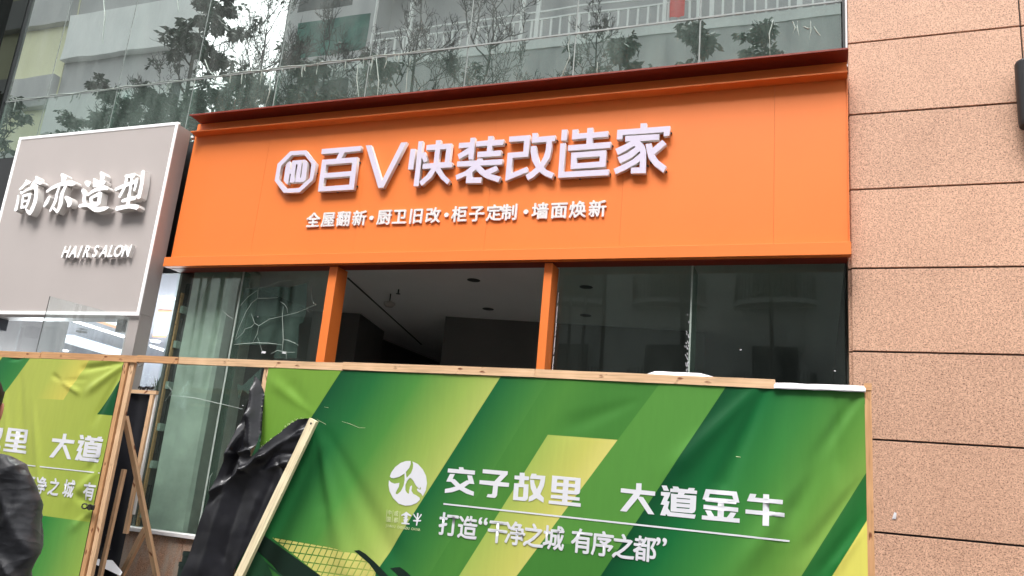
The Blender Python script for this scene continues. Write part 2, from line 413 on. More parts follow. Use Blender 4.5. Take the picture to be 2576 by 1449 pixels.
# rooms: skewed partitions, ceiling and the fittings
SC = tag(box('shop_ceiling', (-5.93, .075, 3.45), (.2, 7.5, 3.6), MAT['ceiling'], bld))
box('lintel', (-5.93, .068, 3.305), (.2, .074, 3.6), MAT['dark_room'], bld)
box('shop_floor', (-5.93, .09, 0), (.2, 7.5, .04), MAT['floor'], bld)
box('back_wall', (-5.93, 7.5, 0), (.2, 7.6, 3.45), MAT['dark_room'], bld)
box('right_wall', (.2, .31, 0), (.3, 7.5, 3.45), MAT['room'], bld)
box('partition_wall', (-5.935, .075, 0), (-5.905, 7.5, 3.449), MAT['room'], bld)
def rot_box(name, pts, z0, z1, mat):
    n = len(pts); v = [(p[0], p[1], z0) for p in pts]+[(p[0], p[1], z1) for p in pts]
    f = [tuple(range(n))[::-1], tuple(range(n, 2*n))]+[(i, (i+1) % n, (i+1) % n+n, i+n) for i in range(n)]
    return mesh_obj(name, v, f, MAT[mat], bld)
rot_box('inner_wall', [(-4.18, 2.55), (-1.2, 3.23), (-1.3, 3.4), (-4.22, 2.75)], .04, 3.447, 'room')
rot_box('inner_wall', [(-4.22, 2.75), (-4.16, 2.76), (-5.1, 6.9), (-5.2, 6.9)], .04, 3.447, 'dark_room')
rot_box('inner_wall', [(-5.9, 2.31), (-5.30, 2.44), (-5.55, 3.5), (-5.9, 3.5)], .04, 3.447, 'room')
r = reg(1, 1)
def ceil_strip(a, b, w, mat, name, z=3.446):
    a = Vector(a); b = Vector(b); d = (b-a).normalized(); q = Vector((-d.y, d.x, 0))*w
    mesh_obj(name, [tuple(a-q)[:2]+(z,), tuple(b-q)[:2]+(z,), tuple(b+q)[:2]+(z,), tuple(a+q)[:2]+(z,),
                    tuple(a-q)[:2]+(z+.003,), tuple(b-q)[:2]+(z+.003,), tuple(b+q)[:2]+(z+.003,), tuple(a+q)[:2]+(z+.003,)], CF, MAT[mat], bld)
ceil_strip(atz(*r(690, 645), 3.45), atz(*r(1250, 1150), 3.45), .012, 'joint', 'ceiling_slot')
ceil_strip((-4.25, 2.42, 0), (-1.2, 3.11, 0), .02, 'ceiling', 'ceiling_trim', 3.43)
def disc(name, c, rad, h, mat, parent, n=24):
    return MB().tube([c, (c[0], c[1], c[2]+h)], rad, n).build(name, mat, parent, False)
for (u, v) in (r(1643, 664), r(1752, 882), reg(2, 1)(560, 716), reg(2, 1)(556, 930)):
    p = atz(u, v, 3.45); disc('downlight_hole', (p.x, p.y, 3.446), .065, .003, MAT['joint'], bld)
p = atz(*r(1017, 765), 3.45)
sm = thing('smoke_detector', (p.x, p.y, 3.445), 'white smoke detector hanging from the dim shop ceiling on a short stem', 'smoke detector')
MB().tube([(p.x, p.y, 3.445), (p.x, p.y, 3.36)], .006, 6).build('stem', MAT['dark'], sm)
MB().tube([(p.x, p.y, 3.36), (p.x, p.y, 3.345), (p.x, p.y, 3.325), (p.x, p.y, 3.30)], [.03, .062, .062, .04], 20).build('detector_body', MAT['grey_metal'], sm, False)
p = atz(*r(1077, 732), 3.45)
sp = thing('sprinkler_head', (p.x, p.y, 3.445), 'small sprinkler head on the ceiling beside the smoke detector', 'sprinkler')
MB().tube([(p.x, p.y, 3.447), (p.x, p.y, 3.40)], .008, 6).build('nozzle', MAT['dark'], sp)
MB().tube([(p.x, p.y, 3.40), (p.x, p.y, 3.395)], .024, 10).build('deflector', MAT['dark'], sp)
# plywood-edged shelf standing behind the left window
shf = thing('shelf_unit', (-5.82, .35, .04), 'tall plywood edged shelf unit with dark shelves behind the left shop window', 'shelf')
cx0, cx1 = at(453, 850, .13).x, at(553, 850, .13).x
box('side_panel', (-5.90, .09, .04), (-5.882, .12, 3.1), MAT['wood_o'], shf)
for k, z in enumerate((.5, .95, 1.4, 1.75, 2.15, 2.55, 2.9)):
    box('shelf', (-5.881, .10, z), (cx0-.006, .5, z+.07), MAT['film'], shf)
    box('shelf_back', (-5.881, .12, z+.071), (cx0-.006, .14, z+.30), MAT['joint'], shf)

box('inner_column', (cx0, .13, .04), (cx1, .60, 3.44), MAT['pale_column'], bld, .03)
# cracks and torn film on the left window
def poly_tube(mbb, f, pts, Y, w):
    P3 = [at(*f(*q), Y) for q in pts]; mbb.tube(P3, [w*.5]+[w*(.7+.6*rd.random()) for _ in P3[2:]]+[w*.3], 5)
ck = MB()
for pts in ([(2055,480),(1960,520),(1850,565),(1690,605),(1560,635),(1445,705),(1400,675),(1390,640),(1365,575)], [(1445,705),(1430,790),(1380,885)], [(1650,405),(1540,415),(1435,415),(1370,465),(1310,560),(1240,720),(1195,850)],
            [(1435,415),(1437,340),(1440,320)], [(1705,500),(1695,600),(1700,700),(1705,850),(1690,1000)], [(1705,850),(1760,860),(1820,885),(1870,915)], [(1675,450),(1720,480),(1745,520),(1750,570)],
            [(1185,905),(1290,895),(1420,885),(1550,890),(1690,905)], [(1400,680),(1370,715),(1300,740),(1285,775),(1200,855)], [(2010,435),(2000,330),(1995,220)], [(2055,480),(2025,470),(2015,430)], [(1430,330),(1330,400),(1245,500)], [(1300,310),(1420,315)],
            [(1440,310),(1560,285),(1660,240),(1850,225)], [(1830,985),(1740,985),(1640,965),(1570,1005)], [(1735,990),(1737,1060)], [(1480,970),(1435,830)], [(980,160),(900,280),(830,420),(790,600)], [(1060,540),(1110,590),(1185,640)], [(1955,540),(1980,565)]):
    poly_tube(ck, cK, pts, GY-.003, .0032)
for pts in ([(620,140),(800,160),(1000,205),(1150,240)], [(590,180),(640,110),(600,60)], [(900,830),(915,730),(935,700)]):
    poly_tube(ck, cJ, pts, GY-.003, .004)
tag(ck.build('crack_line', MAT['film'], bld), kind='stuff')
def facade_poly(name, f, pts, Y, mat, parent, th=.001):
    P3 = [at(*f(*q), Y) for q in pts]; n = len(P3)
    tri = tessellate_polygon([P3]); v = P3+[q+Vector((0, th, 0)) for q in P3]
    fc = [tuple(t) for t in tri]+[tuple(i+n for i in t[::-1]) for t in tri]+[(i, (i+1) % n, (i+1) % n+n, i+n) for i in range(n)]
    return mesh_obj(name, v, fc, mat, parent)
facade_poly('torn_film', cK, [(1285,310),(1660,290),(1750,300),(1960,250),(1945,560),(1915,670),(1870,690),(1865,820),(1845,1050),(1600,1050),(1640,905),(1185,905),(1235,640)], GY+.02, MAT['film_sheet'], bld)
facade_poly('torn_film', cJ, [(1150,70),(1290,-60),(1260,110),(1210,90),(1195,135),(1150,100),(1120,170),(1110,60)], GY+.02, MAT['film_sheet'], bld)
for f_, q in ((cK, (1498, 985)), (cK, (1715, 987)), (cK, (1435, 610)), (cJ, (1152, 215)), (reg(2,1), (1725,1190)), (reg(3,1), (505,1350))):
    u, v = f_(*q); p = at(u, v, GY-.004)
    w = .024 if f_ is cK and q[0] < 1800 and q[1] > 900 else .007
    mesh_obj('sticker_scrap', [p+Vector((-w, 0, -w*.35)), p+Vector((w*.8, 0, -w*.5)), p+Vector((w, 0, w*.3)), p+Vector((-w*.7, 0, w*.5))], [(0,1,2,3)], MAT['foam'], bld)

# ------------------------------------------------------------------ letter tools
def curve_mesh(polys, depth):
    c = bpy.data.curves.new('tmp', 'CURVE'); c.dimensions = '2D'; c.fill_mode = 'BOTH'; c.extrude = depth/2
    for P in polys:
        s = c.splines.new('POLY'); s.points.add(len(P)-1); s.use_cyclic_u = True
        for i, q in enumerate(P): s.points[i].co = (q[0], q[1], 0, 1)
    o = bpy.data.objects.new('tmp', c); me = bpy.data.meshes.new_from_object(o)
    bpy.data.objects.remove(o); bpy.data.curves.remove(c); return me
def place(me, Yf, depth, name, mat, parent, side=None):
    for v in me.vertices:
        x, y, z = v.co; v.co = (x, Yf+depth/2-z, y)
    me.name = name; me.materials.clear(); me.materials.append(mat)
    if side:
        me.materials.append(side)
        me.update()
        for p in me.polygons: p.material_index = 0 if abs(p.normal.y) > .5 else 1
    o = bpy.data.objects.new(name, me); COL.objects.link(o); attach(o, parent); return o
def letter(name, f, polys, Yf, depth, mat, parent, side=None):
    P = [[(lambda w: (w.x, w.z))(at(*f(*q), Yf)) for q in pl] for pl in polys]
    return place(curve_mesh(P, depth), Yf, depth, name, mat, parent, side)
def glyph_mesh(ch, off, depth, shear=0):
    c = bpy.data.curves.new('tmp', 'FONT'); c.body = ch; c.size = 1; c.offset = off; c.extrude = depth/2; c.shear = shear; c.resolution_u = 3
    o = bpy.data.objects.new('tmp', c); me = bpy.data.meshes.new_from_object(o)
    bpy.data.objects.remove(o); bpy.data.curves.remove(c); return me
def merged(me, shifts, dz):
    vs = [tuple(v.co) for v in me.vertices]; fs = [tuple(p.vertices) for p in me.polygons]; n = len(vs); v, f = [], []
    for k, (dx, dy) in enumerate(shifts):
        v += [(x+dx, y+dy, z+k*dz) for x, y, z in vs]; f += [tuple(i+n*k for i in q) for q in fs]
    m2 = bpy.data.meshes.new('tmp'); m2.from_pydata(v, [], f); m2.update(); bpy.data.meshes.remove(me); return m2
def glyph(ch, cx, cz, size, Yf, depth, mat, parent, off=.018, wide=1.0, side=None, name='character', conform=None, tilt=0, shear=0):
    me = glyph_mesh(ch, 0, depth/size if conform is None else 0, shear)
    me = merged(me, [(0, 0), (off, off*.5), (-off, -off*.5), (off*.5, -off), (-off*.5, off)], .0035)
    xs = [v.co.x for v in me.vertices]
    mx = .5 if ord(ch) > 0x2e80 else (min(xs)+max(xs))/2
    my = .36
    for v in me.vertices:
        x = (v.co.x-mx)*size*wide; z = (v.co.y-my)*size
        v.co.x = cx+x; v.co.y = cz+z+x*tilt; v.co.z *= size
    if conform: return conform(me, name, mat, parent)
    return place(me, Yf, depth, name, mat, parent, side)

# ------------------------------------------------------------------ orange fascia sign
YF = -.10
sg = thing('fascia_sign', (-2.9, YF, 3.3), 'long orange shop sign with big white raised characters above the doorway', 'sign')
px = [-5.925, -4.98, -3.86, -2.60, -1.45, -.30, .208]
for i in range(len(px)-1):
    y = YF+(.0006 if i % 2 else 0)
    box('sign_panel', (px[i]+.0006, y, 3.40), (px[i+1]-.0006, y+.03, 4.765), MAT['orange'], sg)
box('sign_box', (-5.92, YF+.032, 3.31), (.207, .045, 4.80), MAT['orange'], sg)
box('bottom_trim', (-5.935, -.17, 3.297), (.222, YF-.001, 3.39), MAT['orange'], sg, .002)
box('soffit_panel', (-5.915, YF+.002, 3.294), (.2, .042, 3.308), MAT['shade_maroon'], sg)  # dark red here paints in the shade under the beam
# stepped cornice: lower ledge, fascia, thin top lip
def extr(name, prof, x0, x1, mat, parent):
    n = len(prof); v = [(x0, y, z) for y, z in prof]+[(x1, y, z) for y, z in prof]
    f = [tuple(range(n)), tuple(range(2*n-1, n-1, -1))]+[((i+1) % n, i, i+n, (i+1) % n+n) for i in range(n)]
    return mesh_obj(name, v, f, mat, parent)
extr('cornice_ledge', [(-.19, 4.712), (-.19, 4.700), (YF-.001, 4.690), (YF-.001, 4.712)], -5.905, .216, MAT['orange'], sg)
box('cornice_fascia', (-5.90, -.118, 4.713), (.213, YF-.001, 4.822), MAT['orange'], sg)
tag(extr('cornice_lip', [(-.285, 4.846), (-.285, 4.832), (-.281, 4.832), (-.279, 4.840), (-.10, 4.823), (YF+.02, 4.823), (YF+.02, 4.848)], -5.865, .219, MAT['shade_maroon'], sg), label='top lip of the sign with its shade painted in dark red brown')  # lip colour darkened to carry the cornice shade
box('end_trim', (.2085, YF-.012, 3.391), (.2155, YF+.05, 4.689), MAT['orange'], sg)

YL, DL = YF-.052, .040
WL, WS = MAT['white_letter'], MAT['white_side']
logo = letter('logo', cA, [[(350,358),(645,342),(838,588),(775,895),(525,1130),(222,1142),(55,912),(108,597)], [(375,435),(607,420),(745,590),(712,865),(508,1050),(280,1062),(130,893),(178,630)]], YL, DL, WL, sg, WS)
letter('logo_stroke', cA, [[(275,603),(320,553),(352,550),(335,790),(305,985),(262,962),(222,915),(250,700)]], YL, DL, WL, sg, WS)
letter('logo_stroke', cA, [[(385,535),(563,522),(562,597),(530,835),(520,855),(545,853),(550,840),(588,597),(578,520),(625,517),(672,570),(640,880),(590,935),(440,945),(484,607),(455,607),(422,862),(437,870),(428,942),(333,950),(360,785),(335,778),(345,703),(372,697)]], YL, DL, WL, sg, WS)
letter('character', cA, [[(940,318),(1680,258),(1672,352),(1370,380),(1308,492),(1612,468),(1540,1078),(865,1118),(947,520),(1212,498),(1265,387),(928,413)], [(1022,612),(1510,573),(1495,730),(1000,772)], [(990,860),(1470,828),(1455,985),(962,1024)]], YL, DL, WL, sg, WS)
letter('character', cA, [[(1765,250),(1868,245),(2068,912),(2430,195),(2540,188),(2095,1045),(2000,1048)]], YL, DL, WL, sg, WS)
letter('character', cB, [[(175,412),(270,410),(225,800),(125,798)], [(325,268),(408,265),(383,490),(443,462),(497,628),(425,670),(382,572),(325,1110),(230,1110)],
  [(652,250),(745,243),(738,322),(950,308),(905,665),(958,665),(945,755),(735,770),(790,880),(915,1000),(862,1078),(745,970),(642,822),(565,950),(385,1105),(330,1030),(470,910),(565,775),(395,790),(405,690),(605,675),(635,428),(465,435),(475,340),(645,325)], [(732,422),(845,410),(815,660),(693,665)]], YL, DL, WL, sg, WS)
letter('character', cB, [[(1300,203),(1392,198),(1352,610),(1262,608),(1262,508),(1085,605),(1060,515),(1270,385),(1075,398),(1085,300),(1290,287)],
  [(1632,172),(1728,168),(1720,245),(1930,232),(1915,335),(1710,350),(1700,448),(1880,435),(1868,540),(1425,570),(1432,465),(1605,455),(1615,352),(1405,368),(1415,270),(1625,250)],
  [(1425,595),(1520,590),(1525,625),(1905,600),(1890,705),(1482,722),(1575,815),(1785,725),(1820,810),(1675,880),(1870,935),(1820,1035),(1600,965),(1460,870),(1400,795),(1335,848),(1330,948),(1508,945),(1500,1050),(1210,1055),(1222,912),(1035,995),(1020,905),(1200,830),(1320,735),(1042,745),(1050,648),(1420,625)]], YL, DL, WL, sg, WS)
kai = letter('character', cB, [[(2025,180),(2420,150),(2385,555),(2092,580),(2065,868),(2360,745),(2385,840),(1950,1015),(1998,485),(2290,462),(2305,262),(2022,280)]], YL, DL, WL, sg, WS)
letter('character', cC, [[(-66,295),(30,290),(25,363),(355,335),(345,440),(290,445),(288,560),(250,740),(140,905),(200,965),(325,1018),(285,1120),(150,1060),(62,995),(-40,1090),(-148,1144),(-186,1057),(-80,985),(-3,917),(-71,790),(-95,640),(-90,531),(6,523),(20,640),(72,845),(140,720),(180,590),(190,450),(-75,473)]], YL, DL, WL, sg, WS)
letter('character', cC, [[(470,232),(572,228),(560,425),(455,428)], [(443,482),(540,472),(500,995),(1325,948),(1318,1055),(400,1105)],
  [(660,235),(765,222),(758,300),(925,288),(932,202),(1035,195),(1035,282),(1310,255),(1305,360),(1030,380),(1025,478),(1360,450),(1352,560),(578,615),(585,515),(912,490),(918,385),(652,412)],
  [(640,650),(1275,602),(1260,905),(628,945)], [(740,742),(1157,713),(1150,808),(738,840)]], YL, DL, WL, sg, WS)
letter('character', cC, [[(1895,118),(2008,113),(2005,195),(2432,165),(2418,340),(2312,350),(2318,278),(1575,328),(1567,405),(1462,408),(1475,235),(1893,205)],
  [(1618,345),(2237,312),(2228,412),(1888,440),(1960,510),(1998,630),(1990,1020),(1718,1025),(1720,920),(1878,912),(1885,800),(1800,860),(1600,970),(1445,1040),(1408,942),(1600,855),(1760,770),(1890,655),(1880,620),(1740,735),(1525,845),(1475,733),(1650,655),(1810,543),(1772,528),(1640,610),(1485,692),(1438,580),(1600,505),(1715,440),(1615,448)],
  [(1985,492),(2095,478),(2108,570),(2290,415),(2365,490),(2145,680),(2220,790),(2365,900),(2310,1010),(2150,890),(2040,750),(2003,600)]], YL, DL, WL, sg, WS)
# fixing pins behind the letters
pn = MB()
for f, q in ((cA,(853,778)),(cA,(1660,578)),(cA,(1605,1020)),(cA,(2393,608)),(cA,(1235,1128)),(cB,(1000,740)),(cB,(935,1070)),(cB,(1968,322)),(cB,(1917,520)),(cB,(1885,1020)),(cC,(390,432)),(cC,(245,835)),(cC,(345,1095)),(cC,(1332,350)),(cC,(1387,530)),(cC,(1292,805)),(cC,(1345,1038)),(cC,(800,1125)),(cC,(2450,294)),(cC,(2025,888)),(cC,(2360,995)),(cC,(2085,832))):
    p = at(*f(*q), YF-.008); pn.tube([(p.x, YF-.014, p.z), (p.x, YF-.001, p.z)], .008, 6)
tag(pn.build('fixing_pins', MAT['dark'], sg), kind='stuff')
# caption
z1 = at(*reg(1,1)(432, 213), YF-.012).z; z2 = at(*reg(2,1)(645, 128), YF-.012).z
cap = [('全', 1, 432), ('屋', 1, 545), ('翻', 1, 660), ('新', 1, 780), ('•', 1, 871), ('厨', 1, 968), ('卫', 1, 1083), ('旧', 1, 1208), ('改', 1, 1335), ('•', 1, 1437),
       ('柜', 1, 1535), ('子', 1, 1665), ('定', 1, 1797), ('制', 1, 1912), ('•', 2, 105), ('墙', 2, 212), ('面', 2, 355), ('焕', 2, 495), ('新', 2, 645)]
for ch, i, x in cap:
    xx = x if i == 1 else x+1932
    y = 213+(128-213)*(xx-432)/(2577-432)
    p = at(*reg(1,1)(xx, y), YF-.012); zz = z1+(z2-z1)*(xx-432)/2145
    if ch == '•':
        MB().tube([(p.x, YF-.014, zz), (p.x, YF-.001, zz)], .021, 14).build('dot', MAT['caption'], sg)
    else:
        glyph(ch, p.x, zz, .150, YF-.014, .013, MAT['caption'], sg, off=.022, wide=1.0)

# ------------------------------------------------------------------ salon sign and portal leg
YS = -.25
TR, TL = at(448, 307, YS), at(50, 345, YS); BR = at(350, 793, YS)
sx0, sx1, sz0, sz1 = TL.x, TR.x, 2.79, 4.795
ss = thing('salon_sign', (sx1-1, YS, sz0), 'pale grey light box sign with glowing white calligraphy and HAIR SALON lettering', 'sign')
box('sign_box', (sx0+.03, YS+.012, sz0+.02), (sx1, YS+.19, sz1-.02), MAT['grey_metal'], ss)
box('sign_face', (sx0+.03, YS+.004, sz0+.03), (sx1-.03, YS+.0115, sz1-.03), MAT['grey_sheet'], ss)
bd = MB()
for a, b in (((sx0, sz0), (sx1, sz0+.03)), ((sx0, sz1-.024), (sx1, sz1)), ((sx0, sz0+.03), (sx0+.024, sz1-.024)), ((sx1-.022, sz0+.03), (sx1, sz1-.024))):
    bd.box((a[0], YS-.004, a[1]), (b[0], YS+.012, b[1]))
bd.build('light_border', MAT['lit_white'], ss)
for k, (u, v) in enumerate(((77, 334), (112, 330), (255, 316), (294, 313), (452, 300), (485, 348))):
    p = at(u, v+3, YS+.08)
    z = sz1+.0 if k < 5 else p.z
    MB().tube([(p.x, YS+.08, z), (p.x, YS+.08, z+.02), (p.x, YS+.08, z+.035)], [.018, .018, .008], 10).build('bolt_cap', MAT['silver'], ss, True)
DS = .075; YSL = YS-DS-.012
def stroke_letter(f, strokes, name='character'):
    v, fc = [], []; kk = 0
    for st in strokes:
        P = [(Vector(at(*f(x, y), YSL)), w) for x, y, w in st]
        # smooth centre line
        pts = []
        for i in range(len(P)-1):
            p0 = P[max(i-1, 0)]; p1 = P[i]; p2 = P[i+1]; p3 = P[min(i+2, len(P)-1)]
            for t in (0, .25, .5, .75):
                q = .5*((2*p1[0])+(-p0[0]+p2[0])*t+(2*p0[0]-5*p1[0]+4*p2[0]-p3[0])*t*t+(-p0[0]+3*p1[0]-3*p2[0]+p3[0])*t**3)
                pts.append((q, p1[1]*(1-t)+p2[1]*t))
        pts.append(P[-1]); L, R = [], []
        sc = .27606/1.5652*.0053
        for i, (q, w) in enumerate(pts):
            d = pts[min(i+1, len(pts)-1)][0]-pts[max(i-1, 0)][0]; d.normalize()
            nrm = Vector((-d.z, 0, d.x)); h = w*.5*sc
            L.append(q+nrm*h); R.append(q-nrm*h)
        d0 = (pts[1][0]-pts[0][0]).normalized()*pts[0][1]*.35*sc; d1 = (pts[-1][0]-pts[-2][0]).normalized()*pts[-1][1]*.35*sc
        out = L+[pts[-1][0]+d1]+R[::-1]+[pts[0][0]-d0]
        n = len(out); off = Vector((0, -kk*.0005, 0)); kk += 1; b = len(v)
        v += [o_+off for o_ in out]+[o_+Vector((0, DS, 0)) for o_ in out]
        m_ = len(L)
        for i in range(m_-1): fc.append((b+i, b+i+1, b+2*m_-i-1, b+2*m_-i))
        fc.append((b+m_-1, b+m_, b+m_+1)); fc.append((b+2*m_+1, b, b+2*m_))
        fc += [(b+i, b+n+i, b+n+(i+1) % n, b+(i+1) % n) for i in range(n)]
    o = mesh_obj(name, v, fc, MAT['lit_letter'], ss)
    bm = bmesh.new(); bm.from_mesh(o.data); bmesh.ops.recalc_face_normals(bm, faces=bm.faces[:]); bm.to_mesh(o.data); bm.free()
    o.data.materials.append(MAT['white_side']); o.data.update()
    for p in o.data.polygons: p.material_index = 0 if abs(p.normal.y) > .6 else 1
stroke_letter(cD, [[(230,250,22),(215,300,40),(175,350,38),(130,385,20)],[(210,320,30),(270,285,35),(290,270,15)],[(365,200,20),(385,240,45),(345,280,45),(300,330,25)],[(370,270,35),(430,290,45),(455,295,20)],[(340,320,35),(390,340,30)],
  [(150,420,25),(175,440,30)],[(115,470,22),(110,560,38),(80,680,48)],[(170,435,25),(260,380,35),(345,355,45),(375,400,50),(360,550,55),(310,680,60),(285,745,20)],[(285,745,15),(250,700,30),(225,660,12)],
  [(190,470,28),(165,650,34)],[(190,475,28),(290,455,40)],[(290,455,38),(265,560,36),(230,640,36)],[(180,560,24),(265,545,26)],[(165,640,30),(240,635,32)]])
stroke_letter(cD, [[(730,165,25),(770,220,80),(745,280,40)],[(520,415,30),(620,350,45),(760,300,50),(880,295,62),(925,305,30)],[(700,350,30),(665,450,36),(640,560,46),(570,690,30)],[(790,340,42),(740,450,52),(715,600,62),(670,715,25)],[(670,715,15),(620,650,25)],
  [(560,490,40),(520,570,58),(480,630,25)],[(790,490,25),(840,540,72),(850,600,56),(820,625,20)]])
stroke_letter(cD, [[(1070,275,25),(1110,300,66),(1120,330,40)],[(1030,390,40),(1065,450,52),(1050,530,40),(1070,590,36)],[(985,620,40),(1100,605,38),(1220,665,62),(1330,660,50),(1400,640,15)],[(1195,235,25),(1215,300,48),(1190,340,30)],[(1290,140,25),(1320,200,68),(1285,330,40),(1260,400,36)],
  [(1200,330,36),(1290,310,46),(1350,280,40)],[(1110,465,30),(1200,400,42),(1340,360,52),(1390,380,25)],[(1150,500,36),(1165,600,46)],[(1150,510,32),(1290,440,46)],[(1290,440,52),(1265,590,52)],[(1165,590,46),(1265,590,46)]])
stroke_letter(cD, [[(1640,190,25),(1700,190,42),(1770,180,52)],[(1500,385,36),(1600,340,42),(1790,270,46)],[(1660,210,32),(1640,330,38),(1560,490,36)],[(1740,200,36),(1720,330,36),(1700,470,30)],[(1810,230,36),(1790,330,36),(1770,400,28)],[(1895,125,46),(1880,300,48),(1835,500,52)],[(1835,500,30),(1800,470,15)],
  [(1600,550,36),(1700,520,46),(1790,510,36)],[(1700,440,36),(1690,560,46),(1670,640,40)],[(1520,660,52),(1700,625,46),(1820,640,56)]])
# HAIR SALON: condensed slanted letters
hw = [('H', 800), ('A', 900), ('I', 1000), ('R', 1090), ('S', 1220), ('A', 1335), ('L', 1440), ('O', 1545), ('N', 1665)]
YH = YS-.045
ha = at(*cD(800, 1268), YH); hb = at(*cD(1665, 1255), YH)
for ch, x in hw:
    t = (x-800)/865; p = at(*cD(x, 1268-13*t), YH)
    glyph(ch, p.x, ha.z+(hb.z-ha.z)*t, .172, YH, .042, MAT['lit_letter'], ss, off=.017, wide=.80 if ch != 'I' else 1, side=MAT['white_side'], name='letter', shear=.22)
pl = thing('portal_leg', (sx1-.1, YS, 0), 'pale grey metal portal leg under the right end of the salon sign', 'column')
lx0 = at(*c3(1770, 420), YS+.02).x
box('leg_front', (lx0, YS+.025, 0), (sx1-.002, YS+.19, sz0+.019), MAT['grey_metal'], pl)
box('wall_return', (sx1-.001, YS+.014, 0), (sx1+.0, GY-.01, .01), MAT['grey_metal'], pl)
box('sign_soffit', (sx0+.05, YS+.02, sz0-.03), (lx0-.004, YS+.19, sz0+.018), MAT['grey_metal'], ss)
for (u, v) in (c3(1740, 375), c3(5, 385)):
    p = at(u, v, YS+.1); box('hinge_block', (p.x-.05, YS+.06, 2.64), (p.x+.045, YS+.16, 2.758), MAT['black_matt'], ss)

# ------------------------------------------------------------------ salon interior
sal = thing('salon_interior', (-8, 2, 0), 'bright white salon ceiling with light strips and a lit tray behind the clear glass', 'interior')
box('salon_ceiling', (-13.5, .08, 3.3), (-5.94, 6, 3.4), MAT['salon_wall'], sal)
box('salon_back_wall', (-13.5, 6, 0), (-5.94, 6.1, 3.3), MAT['salon_wall'], sal)
box('salon_side_wall', (-13.6, .08, 0), (-13.5, 6, 3.3), MAT['salon_wall'], sal)
box('salon_floor', (-13.5, .08, 0), (-5.94, 6, .05), MAT['room'], sal)
box('salon_partition', (-5.9395, .08, .05), (-5.9355, 6, 3.3), MAT['salon_wall'], sal)
def zpoly(name, pts, z, mat, th=.012):
    P3 = [atz(*q, z) for q in pts]; n = len(P3)
    v = [(p.x, p.y, z) for p in P3]+[(p.x, p.y, z+th) for p in P3]
    return mesh_obj(name, v, [tuple(range(n)), tuple(range(2*n-1, n-1, -1))]+[((i+1) % n, i, i+n, (i+1) % n+n) for i in range(n)], mat, sal)
ZC = 3.28
zpoly('light_strip', [c3(895,362), c3(1730,625), c3(1724,640), c3(890,375)], ZC, MAT['strip'])
zpoly('ceiling_tray', [c3(455,576), c3(1020,613), c3(1685,810), c3(2300,990), c3(2000,1000), c3(1400,850)], ZC, MAT['tray'])
zpoly('tray_rim', [c3(1210,372), c3(1290,372), c3(1750,525), c3(1745,556)], ZC, MAT['trayside'])
zpoly('ceiling_tray', [c3(1300,365), c3(1790,360), c3(1765,515)], ZC+.004, MAT['tray'])
zpoly('ceiling_drop', [c3(-60,565), c3(0,575), c3(830,800), c3(800,815), c3(0,600), c3(-60,590)], ZC-.01, MAT['room'])
for q in ((535, 436), (890, 818)):
    p = atz(*c3(*q), ZC); disc('spot_light', (p.x, p.y, ZC-.005), .075, .004, MAT['strip'], sal)
p = atz(*c3(1140, 535), ZC); disc('ceiling_fitting', (p.x, p.y, ZC-.03), .08, .02, MAT['room'], sal)
# pieces seen through the slim pane right of the portal leg
for a, b in (((2225,88),(2425,100)), ((2090,750),(2275,810)), ((2045,970),(2235,975))):
    zpoly('light_strip', [c3(*a), c3(*b), c3(b[0], b[1]+14), c3(a[0], a[1]+14)], ZC, MAT['strip'])
zpoly('tray_rim', [c3(2195,265), c3(2390,272), c3(2385,295), c3(2190,288)], ZC-.004, MAT['trayside'])
zpoly('ceiling_tray', [c3(2190,290), c3(2385,296), c3(2320,600), c3(2125,600)], ZC-.002, MAT['tray'])
zpoly('tray_rim', [c3(2122,602), c3(2320,604), c3(2305,635), c3(2120,628)], ZC-.004, MAT['trayside'])
p = atz(*c3(2160, 690), ZC); disc('spot_light', (p.x, p.y, ZC-.006), .07, .004, MAT['strip'], sal)
# yucca seen just inside that pane
pc = at(395, 990, .45)
yu = thing('yucca_plant', (pc.x, .45, .05), 'spiky leaved potted plant behind the narrow pane right of the portal leg', 'plant')
MB().tube([(pc.x, .45, .05), (pc.x, .45, .45)], [.14, .18], 14).build('pot', MAT['white_paint'], yu)
MB().tube([(pc.x, .45, .45), (pc.x+.01, .45, pc.z-.12)], [.03, .025], 8).build('stem', MAT['bark'], yu)
ry = random.Random(5); lv, lf = [], []
for k in range(70):
    a = ry.uniform(0, 6.283); el = ry.uniform(.15, 1.45); L = ry.uniform(.22, .36)
    b0 = Vector((pc.x, .45, pc.z-.12+ry.uniform(-.1, .12))); d = Vector((math.cos(a)*math.cos(el), math.sin(a)*math.cos(el)*.8, math.sin(el)))
    w = d.cross(Vector((0, 0, 1))).normalized()*.010; m = b0+d*L*.55; e = b0+d*L+Vector((0, 0, -.05))
    i = len(lv); lv += [b0-w, b0+w, m+w, m-w, e]; lf += [(i, i+1, i+2, i+3), (i+3, i+2, i+4)]
tag(mesh_obj('leaves', lv, lf, MAT['plant'], yu), kind='stuff')
for k, (x, y) in enumerate(((-7.4, 1.3), (-9.2, 1.3), (-11.2, 2.5), (-8.5, 3.4))):
    ld = bpy.data.lights.new('salon_lamp', 'POINT'); ld.energy = 30; ld.shadow_soft_size = .25; ld.color = (.93, .96, 1)
    lo = bpy.data.objects.new('salon_lamp', ld); COL.objects.link(lo); lo.location = (x, y, 2.2); attach(lo, sal)
